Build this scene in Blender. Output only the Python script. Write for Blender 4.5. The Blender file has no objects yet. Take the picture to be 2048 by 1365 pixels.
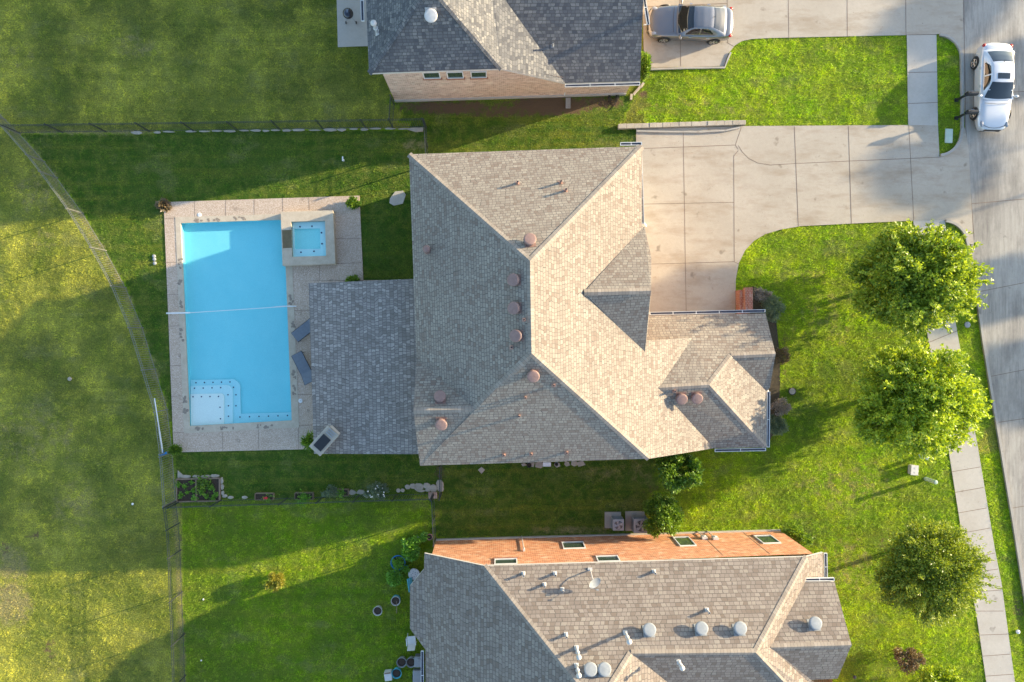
import bpy, math, random
import numpy as np
from mathutils import Vector, Matrix
R = math.radians
rnd = random.Random(7)
SC = bpy.context.scene
COL = SC.collection

# ------------------------------------------------------------------ camera, sky, sun
CAMH = 40.0
F = 1400.0
NX, NY = 1000.0, 672.0
cam_d = bpy.data.cameras.new("camera"); cam = bpy.data.objects.new("camera", cam_d); COL.objects.link(cam)
cam.location = (0, 0, CAMH); cam.rotation_euler = (0, 0, 0)
cam_d.sensor_width = 36; cam_d.lens = 36 * F / 2048
cam_d.shift_x = (1024 - NX) / 2048; cam_d.shift_y = -(682.5 - NY) / 2048
cam_d.clip_end = 3000
SC.camera = cam
SUN_EL, SUN_AZ = 13.2, 17.6          # azimuth measured from +X towards +Y
w = bpy.data.worlds.new("World"); SC.world = w; w.use_nodes = True
nt = w.node_tree; bg = nt.nodes['Background']
sky = nt.nodes.new('ShaderNodeTexSky'); sky.sky_type = 'NISHITA'; sky.sun_disc = False
sky.sun_elevation = R(SUN_EL); sky.sun_rotation = R(90 - SUN_AZ)
sky.air_density = 1.0; sky.dust_density = 1.0; sky.ozone_density = 1.5
nt.links.new(sky.outputs[0], bg.inputs[0]); bg.inputs[1].default_value = 0.15
sl = bpy.data.lights.new("sun", 'SUN'); sun = bpy.data.objects.new("sun", sl); COL.objects.link(sun)
sl.energy = 3.9; sl.angle = R(0.6); sl.color = (1.0, 0.82, 0.54)
sdir = Vector((math.cos(R(SUN_EL)) * math.cos(R(SUN_AZ)), math.cos(R(SUN_EL)) * math.sin(R(SUN_AZ)), math.sin(R(SUN_EL))))
sun.rotation_euler = sdir.to_track_quat('Z', 'Y').to_euler()
sun.location = sdir * 60
SC.view_settings.view_transform = 'Standard'; SC.view_settings.look = 'None'
SC.view_settings.exposure = 1.77; SC.view_settings.gamma = 1.0

# ------------------------------------------------------------------ helpers
def P(px, py, z=0.0):
    k = (CAMH - z) / F
    return Vector(((px - NX) * k, -(py - NY) * k, z))

def thing(name, label, cat, loc=(0, 0, 0), rotz=0, group=None):
    o = bpy.data.objects.new(name, None); COL.objects.link(o)
    o.location = loc; o.rotation_euler = (0, 0, rotz); o.empty_display_size = .2
    o['label'] = label; o['category'] = cat
    if group: o['group'] = group
    return o
def tag(o, label, cat, group=None):
    o['label'] = label; o['category'] = cat
    if group: o['group'] = group
    return o
def struct(o):
    o['kind'] = 'structure'; return o
def dup(root, loc, rotz=0, label=None, group=None, scale=None):
    def rec(src, par):
        c = src.copy(); COL.objects.link(c); c.parent = par
        for ch in src.children: rec(ch, c)
        return c
    r = rec(root, None)
    r.location = loc; r.rotation_euler = (0, 0, rotz)
    if scale: r.scale = scale if hasattr(scale, '__len__') else (scale,) * 3
    if label: r['label'] = label
    if group: r['group'] = group
    return r
def worldloc(o):
    l = Vector((0, 0, 0))
    while o is not None:
        l += o.location; o = o.parent
    return l

class MB:
    def __init__(s): s.v = []; s.f = []; s.m = []; s.uv = []; s.hasuv = False
    def face(s, pts, m=0, uv=None):
        n = len(s.v); s.v += [tuple(p) for p in pts]; s.f.append(tuple(range(n, n + len(pts)))); s.m.append(m)
        s.uv.append(uv)
        if uv: s.hasuv = True
    def mesh(s, vs, fs, m=0):
        n = len(s.v); s.v += [tuple(p) for p in vs]
        for f in fs: s.f.append(tuple(i + n for i in f)); s.m.append(m); s.uv.append(None)
    def box(s, c, d, rz=0, m=0, tilt=None):
        c = Vector(c); x, y, z = d[0] / 2, d[1] / 2, d[2] / 2
        M = Matrix.Rotation(rz, 3, 'Z')
        if tilt is not None: M = M @ tilt
        vs = [c + M @ Vector((sx * x, sy * y, sz * z)) for sz in (-1, 1) for sy in (-1, 1) for sx in (-1, 1)]
        s.mesh(vs, [(0, 2, 3, 1), (4, 5, 7, 6), (0, 1, 5, 4), (2, 6, 7, 3), (0, 4, 6, 2), (1, 3, 7, 5)], m)
    def cyl(s, a, b, r0, r1=None, n=12, m=0, caps=True):
        a = Vector(a); b = Vector(b); r1 = r0 if r1 is None else r1
        d = (b - a).normalized(); q = d.to_track_quat('Z', 'Y')
        vs = []
        for p, r in ((a, r0), (b, r1)):
            for i in range(n):
                t = 2 * math.pi * i / n; vs.append(p + q @ Vector((r * math.cos(t), r * math.sin(t), 0)))
        fs = [(i, (i + 1) % n, n + (i + 1) % n, n + i) for i in range(n)]
        if caps: fs += [tuple(range(n - 1, -1, -1)), tuple(range(n, 2 * n))]
        s.mesh(vs, fs, m)
    def tube(s, pts, r, n=8, m=0):
        pts = [Vector(p) for p in pts]; rs = r if hasattr(r, '__len__') else [r] * len(pts)
        vs = []; fs = []
        for i, p in enumerate(pts):
            d = (pts[min(i + 1, len(pts) - 1)] - pts[max(i - 1, 0)]).normalized()
            q = d.to_track_quat('Z', 'Y')
            for k in range(n):
                t = 2 * math.pi * k / n; vs.append(p + q @ Vector((rs[i] * math.cos(t), rs[i] * math.sin(t), 0)))
        for i in range(len(pts) - 1):
            for k in range(n):
                fs.append((i * n + k, i * n + (k + 1) % n, (i + 1) * n + (k + 1) % n, (i + 1) * n + k))
        fs += [tuple(range(n - 1, -1, -1)), tuple(range((len(pts) - 1) * n, len(pts) * n))]
        s.mesh(vs, fs, m)
    def lathe(s, prof, c=(0, 0, 0), n=20, m=0, sx=1, sy=1, close=True):
        c = Vector(c); vs = []; fs = []
        for r, z in prof:
            for i in range(n):
                t = 2 * math.pi * i / n; vs.append(c + Vector((r * math.cos(t) * sx, r * math.sin(t) * sy, z)))
        for j in range(len(prof) - 1):
            for i in range(n):
                fs.append((j * n + i, j * n + (i + 1) % n, (j + 1) * n + (i + 1) % n, (j + 1) * n + i))
        if close:
            fs.append(tuple(range(n - 1, -1, -1))); fs.append(tuple(range((len(prof) - 1) * n, len(prof) * n)))
        s.mesh(vs, fs, m)
    def prism(s, pts, z0, z1, m=0):
        """pts: xy list, counterclockwise or not"""
        a = sum(pts[i][0] * pts[(i + 1) % len(pts)][1] - pts[(i + 1) % len(pts)][0] * pts[i][1] for i in range(len(pts)))
        if a < 0: pts = pts[::-1]
        n = len(pts)
        vs = [(p[0], p[1], z0) for p in pts] + [(p[0], p[1], z1) for p in pts]
        fs = [tuple(range(n - 1, -1, -1)), tuple(range(n, 2 * n))] + [(i, (i + 1) % n, n + (i + 1) % n, n + i) for i in range(n)]
        s.mesh(vs, fs, m)
    def grid(s, rows, m=0, flip=False):
        h = len(rows); wd = len(rows[0]); vs = [p for r in rows for p in r]
        fs = []
        for j in range(h - 1):
            for i in range(wd - 1):
                q = (j * wd + i, j * wd + i + 1, (j + 1) * wd + i + 1, (j + 1) * wd + i)
                fs.append(q[::-1] if flip else q)
        s.mesh(vs, fs, m)
    def build(s, name, mats, parent=None, smooth=False, label=None, bevel=0, sub=0, auto=None):
        if not isinstance(mats, (list, tuple)): mats = [mats]
        me = bpy.data.meshes.new(name)
        off = worldloc(parent) if parent is not None and parent.rotation_euler.z == 0 and getattr(s, 'world', True) else Vector((0, 0, 0))
        vs = [(a - off.x, b - off.y, c - off.z) for a, b, c in s.v]
        me.from_pydata(vs, [], s.f)
        for mt in mats: me.materials.append(mt)
        me.polygons.foreach_set('material_index', s.m)
        if s.hasuv:
            uvl = me.uv_layers.new(name='UVMap'); i = 0
            flat = []
            for f, uv in zip(s.f, s.uv):
                flat += [c for p in (uv if uv else [(0, 0)] * len(f)) for c in p]
            uvl.data.foreach_set('uv', flat)
        if smooth: me.polygons.foreach_set('use_smooth', [True] * len(me.polygons))
        me.update()
        o = bpy.data.objects.new(name, me); COL.objects.link(o)
        if parent is not None: o.parent = parent
        if label: o['label'] = label
        if bevel:
            b = o.modifiers.new('bevel', 'BEVEL'); b.width = bevel; b.segments = 2; b.limit_method = 'ANGLE'
        if sub:
            b = o.modifiers.new('sub', 'SUBSURF'); b.levels = sub; b.render_levels = sub
        return o
def L():      # local-coordinate builder (for prototypes standing at the origin)
    m = MB(); m.world = False; return m

# ------------------------------------------------------------------ materials
def mat(name, color=(.5, .5, .5), rough=.6, metal=0, spec=.5, coat=0):
    m = bpy.data.materials.new(name); m.use_nodes = True
    b = m.node_tree.nodes['Principled BSDF']
    b.inputs['Base Color'].default_value = (*color, 1); b.inputs['Roughness'].default_value = rough
    b.inputs['Metallic'].default_value = metal; b.inputs['Specular IOR Level'].default_value = spec
    b.inputs['Coat Weight'].default_value = coat; b.inputs['Coat Roughness'].default_value = .05
    return m
class N:
    """small node helper"""
    def __init__(s, m): s.m = m; s.t = m.node_tree; s.b = s.t.nodes.get('Principled BSDF')
    def n(s, typ, **k):
        x = s.t.nodes.new(typ)
        for a, v in k.items():
            if a in ('inp',):
                for kk, vv in v.items(): x.inputs[kk].default_value = vv
            else: setattr(x, a, v)
        return x
    def l(s, a, b): s.t.links.new(a, b)
    def coord(s, kind='Object'): return s.n('ShaderNodeTexCoord').outputs[kind]
    def noise(s, vec, scale, detail=4, rough=.6, stretch=None):
        if stretch:
            mp = s.n('ShaderNodeMapping'); mp.inputs['Scale'].default_value = stretch; s.l(vec, mp.inputs[0]); vec = mp.outputs[0]
        x = s.n('ShaderNodeTexNoise', inp={'Scale': scale, 'Detail': detail, 'Roughness': rough}); s.l(vec, x.inputs['Vector'])
        return x.outputs['Fac']
    def ramp(s, fac, stops, interp='LINEAR'):
        x = s.n('ShaderNodeValToRGB'); cr = x.color_ramp; cr.interpolation = interp
        while len(cr.elements) < len(stops): cr.elements.new(.5)
        for e, (p, c) in zip(cr.elements, stops):
            e.position = p; e.color = (*c, 1) if hasattr(c, '__len__') else (c, c, c, 1)
        s.l(fac, x.inputs[0]); return x.outputs[0]
    def mix(s, fac, a, b, blend='MIX'):
        x = s.n('ShaderNodeMix', data_type='RGBA', blend_type=blend)
        for inp, val in ((x.inputs[0], fac), (x.inputs[6], a), (x.inputs[7], b)):
            if isinstance(val, (int, float)): inp.default_value = val
            elif isinstance(val, tuple): inp.default_value = (*val, 1)
            else: s.l(val, inp)
        return x.outputs[2]
    def math(s, op, a, b=None):
        x = s.n('ShaderNodeMath', operation=op)
        for i, v in enumerate((a, b)):
            if v is None: continue
            if isinstance(v, (int, float)): x.inputs[i].default_value = v
            else: s.l(v, x.inputs[i])
        return x.outputs[0]
    def bump(s, h, dist=.01, strength=1.0):
        x = s.n('ShaderNodeBump', inp={'Distance': dist, 'Strength': strength}); s.l(h, x.inputs['Height']); s.l(x.outputs[0], s.b.inputs['Normal'])
        return x.outputs[0]
    def base(s, c): s.l(c, s.b.inputs['Base Color'])

def shingle(name, c0, c1, c2, c3, bw=.30, rh=.155, shade_line=.014, tint=(.05, .05, .05)):
    m = mat(name, rough=.9, spec=.2); k = N(m)
    uv = k.coord('UV')
    s0 = k.n('ShaderNodeSeparateXYZ'); k.l(uv, s0.inputs[0]); row = k.math('FLOOR', k.math('DIVIDE', s0.outputs[1], rh))
    wn = k.n('ShaderNodeTexWhiteNoise', noise_dimensions='1D'); k.l(row, wn.inputs['W']); wob = k.noise(uv, 1.3, 2)
    cb = k.n('ShaderNodeCombineXYZ'); k.l(k.math('ADD', k.math('ADD', s0.outputs[0], k.math('MULTIPLY', wn.outputs[0], bw)), k.math('MULTIPLY', wob, .5)), cb.inputs[0]); k.l(s0.outputs[1], cb.inputs[1]); uv = cb.outputs[0]
    br = k.n('ShaderNodeTexBrick', offset=.5, inp={'Scale': 1.0, 'Mortar Size': shade_line, 'Brick Width': bw, 'Row Height': rh, 'Mortar Smooth': .25, 'Bias': 0.0})
    br.inputs['Color1'].default_value = (0, 0, 0, 1); br.inputs['Color2'].default_value = (1, 1, 1, 1); br.inputs['Mortar'].default_value = (.5, .5, .5, 1)
    k.l(uv, br.inputs['Vector'])
    # per-tab random value + lateral jitter so the tabs differ in width
    col = k.ramp(br.outputs['Color'], [(0, c0), (.3, c1), (.72, c2), (1, c3)])
    nz = k.noise(uv, 1.1, 3); col = k.mix(k.ramp(nz, [(.3, .0), (.75, .35)]), col, c1)
    gr = k.noise(uv, 90, 2); col = k.mix(k.ramp(gr, [(.35, .0), (.7, .3)]), col, tuple(x * .55 for x in c1))
    big = k.noise(uv, .28, 3); col = k.mix(k.ramp(big, [(.35, .0), (.7, .28)]), col, tuple(x * .75 for x in c1))
    col = k.mix(k.math('MULTIPLY', br.outputs['Fac'], .62), col, tint)  # dark shadow lines between the tabs, painted into the colour
    k.base(col)
    # each course steps down: saw-tooth height along v
    sep = k.n('ShaderNodeSeparateXYZ'); k.l(uv, sep.inputs[0])
    saw = k.math('FRACT', k.math('DIVIDE', sep.outputs[1], rh))
    h = k.math('SUBTRACT', k.math('MULTIPLY', k.math('SUBTRACT', 1.0, saw), 1.0), k.math('MULTIPLY', br.outputs['Fac'], .9))
    h = k.math('ADD', h, k.math('MULTIPLY', br.outputs['Color'], .25))
    k.bump(h, .011, .6)
    return m
def brick(name, c1, c2, mortar, c3, bw=.22, rh=.085, ms=.012):
    m = mat(name, rough=.9, spec=.2); k = N(m); uv = k.coord('UV')
    br = k.n('ShaderNodeTexBrick', offset=.5, inp={'Scale': 1.0, 'Mortar Size': ms, 'Brick Width': bw, 'Row Height': rh, 'Mortar Smooth': .3})
    br.inputs['Color1'].default_value = (0, 0, 0, 1); br.inputs['Color2'].default_value = (1, 1, 1, 1)
    k.l(uv, br.inputs['Vector'])
    col = k.ramp(br.outputs['Color'], [(0, c1), (.55, c2), (.8, c3), (1, c2)])
    sm = k.noise(uv, 1.5, 4, .7, (1, 2.6, 1)); col = k.mix(k.ramp(sm, [(.56, 0.), (.60, .85)]), col, mortar); s2 = k.noise(uv, 1.3, 4, .75, (1, 2.6, 1)); col = k.mix(k.ramp(s2, [(.38, .7), (.46, 0.)]), col, tuple(x * .55 for x in c1))
    col = k.mix(br.outputs['Fac'], col, mortar)
    k.base(col); k.bump(k.math('SUBTRACT', 1.0, br.outputs['Fac']), .006, .7)
    return m
def noisy(name, a, b, scale=3, rough=.8, bumps=.004, fine=60, metal=0, spec=.4):
    m = mat(name, rough=rough, metal=metal, spec=spec); k = N(m); v = k.coord()
    c = k.mix(k.ramp(k.noise(v, scale, 5), [(.3, 0.), (.7, 1.)]), a, b)
    g = k.noise(v, fine, 3); c = k.mix(k.ramp(g, [(.35, 0.), (.75, .35)]), c, tuple(x * .6 for x in a)); k.base(c)
    if bumps: k.bump(g, bumps, .6)
    return m
def concrete(name, a, b, stain, grime=.5, streak=(1, 1, 1), agg=0, brushed=0):
    m = mat(name, rough=.85, spec=.25); k = N(m); v = k.coord()
    c = k.mix(k.ramp(k.noise(v, .35, 5, .6), [(.3, 0.), (.7, 1.)]), a, b)
    c = k.mix(k.ramp(k.noise(v, .8, 8, .72, streak), [(.48, 0.), (.75, grime)]), c, stain)
    c = k.mix(k.ramp(k.noise(v, 6, 6, .7), [(.4, 0.), (.8, .3)]), c, tuple(x * .72 for x in a))
    f = k.noise(v, 45, 3, .7, (1, 1, 1))
    c = k.mix(k.ramp(f, [(.4, 0.), (.75, .3 + agg)]), c, tuple(x * .55 for x in stain)); 
    if brushed: c = k.mix(k.ramp(k.noise(v, 9, 5, .8, (1, .06, 1)), [(.42, 0.), (.62, .4)]), c, tuple(x * 1.25 for x in b)); c = k.mix(k.ramp(k.noise(v, .35, 6, .7, (1.3, .5, 1)), [(.48, 0.), (.62, .5)]), c, tuple(x * .8 for x in stain))
    c = k.mix(k.ramp(k.noise(v, 1.3, 3, .55), [(.66, 0.), (.74, .55)]), c, tuple(x * .45 for x in stain))
    sp = k.noise(v, 14, 2, .5)
    if agg: g2 = k.noise(v, 17, 4, .8); c = k.mix(k.ramp(g2, [(.36, .75), (.5, 0.)]), c, stain); c = k.mix(k.ramp(g2, [(.52, 0.), (.66, .6)]), c, (.78, .70, .60))
    c = k.mix(k.ramp(sp, [(.73, 0.), (.77, .7)]), c, tuple(x * .3 for x in stain))
    k.base(c); k.bump(f, .004, .5)
    return m
def leafmat(name, a, b, trans=.35):
    m = bpy.data.materials.new(name); m.use_nodes = True; t = m.node_tree; k = N(m)
    at = k.n('ShaderNodeAttribute', attribute_name='shade')
    v = k.coord()
    c = k.mix(at.outputs['Fac'], a, b)
    out = t.nodes['Material Output']
    k.base(c); k.b.inputs['Roughness'].default_value = .45; k.b.inputs['Specular IOR Level'].default_value = .45
    tr = k.n('ShaderNodeBsdfTranslucent')
    c2 = k.mix(1.0, c, (1.25, 1.2, .35), 'MULTIPLY'); k.l(c2, tr.inputs[0])
    mx = k.n('ShaderNodeMixShader'); mx.inputs[0].default_value = trans
    k.l(k.b.outputs[0], mx.inputs[1]); k.l(tr.outputs[0], mx.inputs[2]); k.l(mx.outputs[0], out.inputs[0])
    return m
def glass_mat(name, tint=(.02, .025, .03), rough=.04):
    m = mat(name, tint, rough, 0, .9); return m

M = {}
M['shingle'] = shingle('tan_shingle', (.205, .15, .12), (.275, .235, .195), (.32, .28, .23), (.375, .335, .275), bw=.19, rh=.15, shade_line=.012)
M['shingle_patio'] = shingle('grey_shingle_patio', (.19, .165, .145), (.26, .235, .21), (.34, .305, .275), (.45, .41, .365), bw=.15, rh=.21)
M['shingle_slate'] = shingle('slate_shingle', (.08, .082, .09), (.135, .135, .14), (.195, .19, .185), (.28, .27, .25), bw=.2, rh=.16)
M['shingle_brown'] = shingle('brown_shingle', (.18, .14, .11), (.24, .20, .17), (.31, .265, .225), (.33, .29, .24), bw=.23, rh=.19)
M['cap'] = shingle('ridge_shingle', (.25, .21, .175), (.29, .25, .21), (.33, .285, .24), (.38, .33, .28), bw=5, rh=.16, shade_line=.006)
M['fascia'] = noisy('painted_fascia', (.62, .60, .56), (.70, .68, .64), 2, .6, 0)
M['brick_orange'] = brick('orange_brick', (.42, .12, .045), (.58, .20, .075), (.72, .50, .34), (.66, .33, .17))
M['brick_pink'] = brick('pink_brick', (.50, .33, .25), (.68, .50, .39), (.74, .62, .50), (.36, .22, .17))
M['brick_red'] = brick('red_brick', (.26, .07, .04), (.36, .11, .06), (.42, .30, .24), (.30, .09, .05), bw=.2, rh=.075)
M['brick_sill'] = noisy('soldier_course_brick', (.30, .13, .08), (.42, .22, .15), 9, .9, .004, 20)
M['white'] = noisy('white_paint', (.72, .72, .70), (.8, .8, .78), 3, .45, 0)
M['gut_in'] = noisy('gutter_trough', (.05, .055, .085), (.09, .09, .11), 4, .5, 0)
M['glass'] = glass_mat('window_glass', (.05, .08, .065), .05)
M['foundation'] = noisy('foundation_concrete', (.42, .40, .36), (.5, .48, .44), 3)
M['drive'] = concrete('driveway_concrete', (.41, .36, .29), (.48, .425, .35), (.29, .22, .15), .9, (.4, 1.3, 1))
M['walk'] = concrete('sidewalk_concrete', (.45, .415, .36), (.51, .47, .41), (.36, .31, .25), .5)
M['road'] = concrete('road_concrete', (.31, .285, .25), (.40, .37, .32), (.17, .155, .14), .9, (1.6, .35, 1), brushed=1)
M['kerb'] = concrete('kerb_concrete', (.36, .34, .30), (.44, .41, .365), (.26, .23, .19), .6)
M['deck'] = concrete('aggregate_deck', (.56, .43, .32), (.63, .49, .38), (.32, .23, .16), .5, agg=.35)
M['coping'] = noisy('stone_coping', (.46, .38, .28), (.58, .50, .38), 2.5, .8, .006, 25)
M['joint'] = noisy('joint_filler', (.16, .11, .08), (.22, .16, .12), 8, .9, 0)
M['soil'] = noisy('dark_soil', (.035, .025, .018), (.09, .06, .04), 9, .95, .02, 40)
M['mulch'] = noisy('brown_mulch', (.055, .045, .028), (.10, .08, .05), 9, .95, .02, 40)
M['stone'] = noisy('pale_limestone', (.34, .295, .23), (.47, .42, .34), 2, .85, .01, 20)
M['stone_grey'] = noisy('grey_flagstone', (.36, .33, .28), (.5, .46, .38), 2, .85, .01, 20)
M['fence'] = mat('dark_metal_rail', (.06, .068, .07), .35, .4)
M['steel'] = mat('galvanised_steel', (.42, .44, .46), .4, .6)
M['vent_brown'] = noisy('painted_copper_brown', (.24, .15, .125), (.31, .20, .17), 6, .55, .001)
M['vent_grey'] = noisy('painted_grey_metal', (.27, .285, .29), (.35, .365, .37), 5, .45, .001)
M['vent_white'] = noisy('weathered_white_metal', (.50, .48, .45), (.64, .62, .59), 6, .5, .001)
M['copper'] = noisy('copper_pipe', (.36, .21, .16), (.44, .27, .21), 6, .5, 0)
M['black'] = mat('black_plastic', (.02, .02, .022), .4)
M['rubber'] = mat('tyre_rubber', (.02, .02, .02), .75)
M['alloy'] = mat('wheel_alloy', (.55, .55, .56), .3, .9)
M['chrome'] = mat('chrome', (.7, .7, .72), .12, 1)
M['paint_grey'] = mat('grey_car_paint', (.23, .225, .225), .3, .75, coat=1)
M['paint_white'] = mat('white_car_paint', (.62, .62, .62), .3, .25, coat=1)
M['car_glass'] = mat('car_glass', (.012, .016, .018), .03, 0, 1)
M['lamp_red'] = mat('tail_lamp_lens', (.45, .02, .015), .2)
M['lamp_clear'] = mat('head_lamp_lens', (.28, .29, .31), .12)
M['blue_fabric'] = noisy('slate_blue_sling', (.15, .175, .205), (.19, .215, .25), 6, .8, .002)
M['blue_tub'] = noisy('blue_plastic', (.02, .20, .50), (.03, .27, .6), 4, .4, 0)
M['teal'] = noisy('turquoise_plastic', (.08, .42, .52), (.12, .5, .6), 4, .4, 0)
M['pot_white'] = noisy('dirty_white_plastic', (.55, .52, .48), (.7, .68, .64), 6, .5, 0)
M['pot_pink'] = noisy('pink_plastic', (.55, .28, .30), (.62, .34, .36), 6, .5, 0)
M['wood'] = noisy('weathered_wood', (.20, .14, .09), (.30, .22, .15), 6, .8, .003)
M['bark'] = noisy('tree_bark', (.10, .075, .05), (.17, .13, .10), 8, .9, .02)
M['plaster'] = noisy('pool_plaster', (.235, .69, .74), (.285, .73, .77), .8, .7, 0, 30)
M['plaster_light'] = noisy('pool_step_plaster', (.88, .86, .78), (.92, .89, .80), 1.5, .7, 0, 30)
M['plaster_spa'] = noisy('spa_plaster', (.34, .80, .78), (.38, .83, .80), 1.5, .7, 0, 30)
M['plaster_mid'] = noisy('pool_middle_step_plaster', (.60, .80, .80), (.64, .83, .81), 1.5, .7, 0, 30)
M['plaster_low'] = noisy('pool_low_step_plaster', (.42, .75, .79), (.46, .78, .80), 1.5, .7, 0, 30)
M['tile_dark'] = mat('dark_step_tile', (.01, .02, .08), .3)
M['util_green'] = noisy('pale_green_cabinet', (.42, .52, .42), (.5, .6, .5), 5, .5, 0)
M['leaf_oak'] = leafmat('oak_leaf', (.10, .20, .02), (.45, .54, .055))
M['leaf_oak2'] = leafmat('young_oak_leaf', (.13, .24, .02), (.50, .60, .05))
M['leaf_dark'] = leafmat('elm_leaf', (.075, .14, .018), (.36, .43, .045))
M['leaf_bush'] = leafmat('bush_leaf', (.05, .13, .018), (.26, .40, .04))
M['leaf_yellow'] = leafmat('yellow_leaf', (.22, .22, .03), (.42, .38, .05))
M['leaf_silver'] = leafmat('silver_leaf', (.13, .19, .12), (.26, .33, .22))
M['leaf_mauve'] = leafmat('mauve_flower', (.20, .18, .15), (.44, .38, .37), .25)
M['leaf_brown'] = leafmat('dead_leaf', (.14, .09, .05), (.28, .22, .12), .2)
M['leaf_potted'] = leafmat('vegetable_leaf', (.10, .26, .03), (.26, .50, .06))
M['flower_red'] = mat('red_petal', (.6, .02, .04), .5)
M['flower_white'] = mat('white_petal', (.75, .72, .65), .5)

# water: a clear sheet that mirrors the sky over the blue basin
m = bpy.data.materials.new('pool_water'); m.use_nodes = True; k = N(m); M['water'] = m
t = m.node_tree; tr = k.n('ShaderNodeBsdfTransparent'); tr.inputs[0].default_value = (.88, .99, 1, 1)
gl = k.n('ShaderNodeBsdfGlossy'); gl.inputs['Roughness'].default_value = .04
ge = k.n('ShaderNodeNewGeometry'); dp = k.n('ShaderNodeVectorMath', operation='DOT_PRODUCT')
bp = k.n('ShaderNodeBump', inp={'Distance': .03, 'Strength': .5}); k.l(k.noise(k.coord(), 3.5, 4, .6), bp.inputs['Height'])
k.l(bp.outputs[0], gl.inputs['Normal']); k.l(ge.outputs['Incoming'], dp.inputs[0]); k.l(bp.outputs[0], dp.inputs[1])
fres = k.math('ADD', .02, k.math('MULTIPLY', .98, k.math('POWER', k.math('SUBTRACT', 1.0, k.math('MINIMUM', k.math('ABSOLUTE', dp.outputs['Value']), 1.0)), 5)))
mx = k.n('ShaderNodeMixShader'); k.l(fres, mx.inputs[0]); k.l(tr.outputs[0], mx.inputs[1]); k.l(gl.outputs[0], mx.inputs[2])
k.l(mx.outputs[0], t.nodes['Material Output'].inputs[0])

# lawn
def lawn_mat(name, blades):
    m = mat(name, rough=.85 if not blades else .5, spec=.15 if not blades else .3); k = N(m)
    v = k.coord(); at = k.n('ShaderNodeAttribute', attribute_name='zone'); sp_ = k.n('ShaderNodeSeparateColor'); k.l(at.outputs['Color'], sp_.inputs[0])
    dry, lush, soil = sp_.outputs[0], sp_.outputs[1], sp_.outputs[2]
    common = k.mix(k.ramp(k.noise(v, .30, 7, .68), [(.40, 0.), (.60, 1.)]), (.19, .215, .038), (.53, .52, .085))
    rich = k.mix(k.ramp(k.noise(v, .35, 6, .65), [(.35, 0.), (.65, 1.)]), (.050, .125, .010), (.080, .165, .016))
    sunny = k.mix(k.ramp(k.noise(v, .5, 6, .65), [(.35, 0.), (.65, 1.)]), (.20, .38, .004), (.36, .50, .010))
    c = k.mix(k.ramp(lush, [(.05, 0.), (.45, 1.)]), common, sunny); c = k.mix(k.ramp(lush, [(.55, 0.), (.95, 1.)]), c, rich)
    c = k.mix(k.ramp(k.noise(v, 1.6, 5, .7), [(.42, 0.), (.72, .55)]), c, (.34, .34, .07))
    c = k.mix(k.ramp(k.noise(v, .9, 5, .7), [(.5, 0.), (.75, .6)]), c, (.10, .19, .012))
    st = k.noise(v, 1.1, 4, .65, (.07, 1.8, 1)); c = k.mix(k.ramp(st, [(.34, .28), (.46, 0.)]), c, (.08, .13, .015)); c = k.mix(k.ramp(st, [(.5, 0.), (.66, .35)]), c, (.30, .30, .04))
    c = k.mix(k.ramp(k.noise(v, .16, 5, .6), [(.48, 0.), (.62, .5)]), c, (.10, .17, .022)); c = k.mix(k.ramp(k.noise(v, .55, 6, .7, (.8, 1.2, 1.7)), [(.54, 0.), (.68, .45)]), c, (.30, .30, .12))
    dn = k.math('ADD', dry, k.math('MULTIPLY', k.math('SUBTRACT', k.noise(v, 1.6, 8, .8), .5), 2.6))
    c = k.mix(k.ramp(dn, [(.35, 0.), (.85, .85)]), c, (.36, .31, .14))
    sn = k.math('ADD', soil, k.math('MULTIPLY', k.math('SUBTRACT', k.noise(v, 2.6, 8, .8), .5), 2.2))
    f1 = k.noise(v, 13, 5, .75); f2 = k.noise(v, 38, 3, .7)
    if not blades:
        c = k.mix(k.ramp(f1, [(.38, .60), (.56, 0.)]), c, (.022, .042, .008))
        c = k.mix(k.ramp(sn, [(.42, 0.), (.7, .95)]), c, (.15, .095, .06))
        k.base(c); k.bump(k.math('ADD', f1, k.math('MULTIPLY', f2, .35)), .14, 1.0)
    else:
        sh = k.n('ShaderNodeAttribute', attribute_name='shade')
        c = k.mix(k.ramp(f1, [(.36, .45), (.52, 0.)]), c, (.03, .055, .010))
        c = k.mix(sh.outputs['Fac'], k.mix(1.0, c, (.55, .58, .45), 'MULTIPLY'), k.mix(1.0, c, (2.0, 1.9, 1.75), 'MULTIPLY'))
        c = k.mix(k.ramp(sn, [(.45, 0.), (.75, .8)]), c, (.16, .11, .06))
        k.base(c)
        tr = k.n('ShaderNodeBsdfTranslucent'); k.l(k.mix(1.0, c, (1.3, 1.2, .3), 'MULTIPLY'), tr.inputs[0])
        mx = k.n('ShaderNodeMixShader'); mx.inputs[0].default_value = .42
        k.l(k.b.outputs[0], mx.inputs[1]); k.l(tr.outputs[0], mx.inputs[2]); k.l(mx.outputs[0], k.t.nodes['Material Output'].inputs[0])
    return m
M['lawn'] = lawn_mat('lawn_grass', False); M['blade'] = lawn_mat('grass_blades', True)

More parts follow.
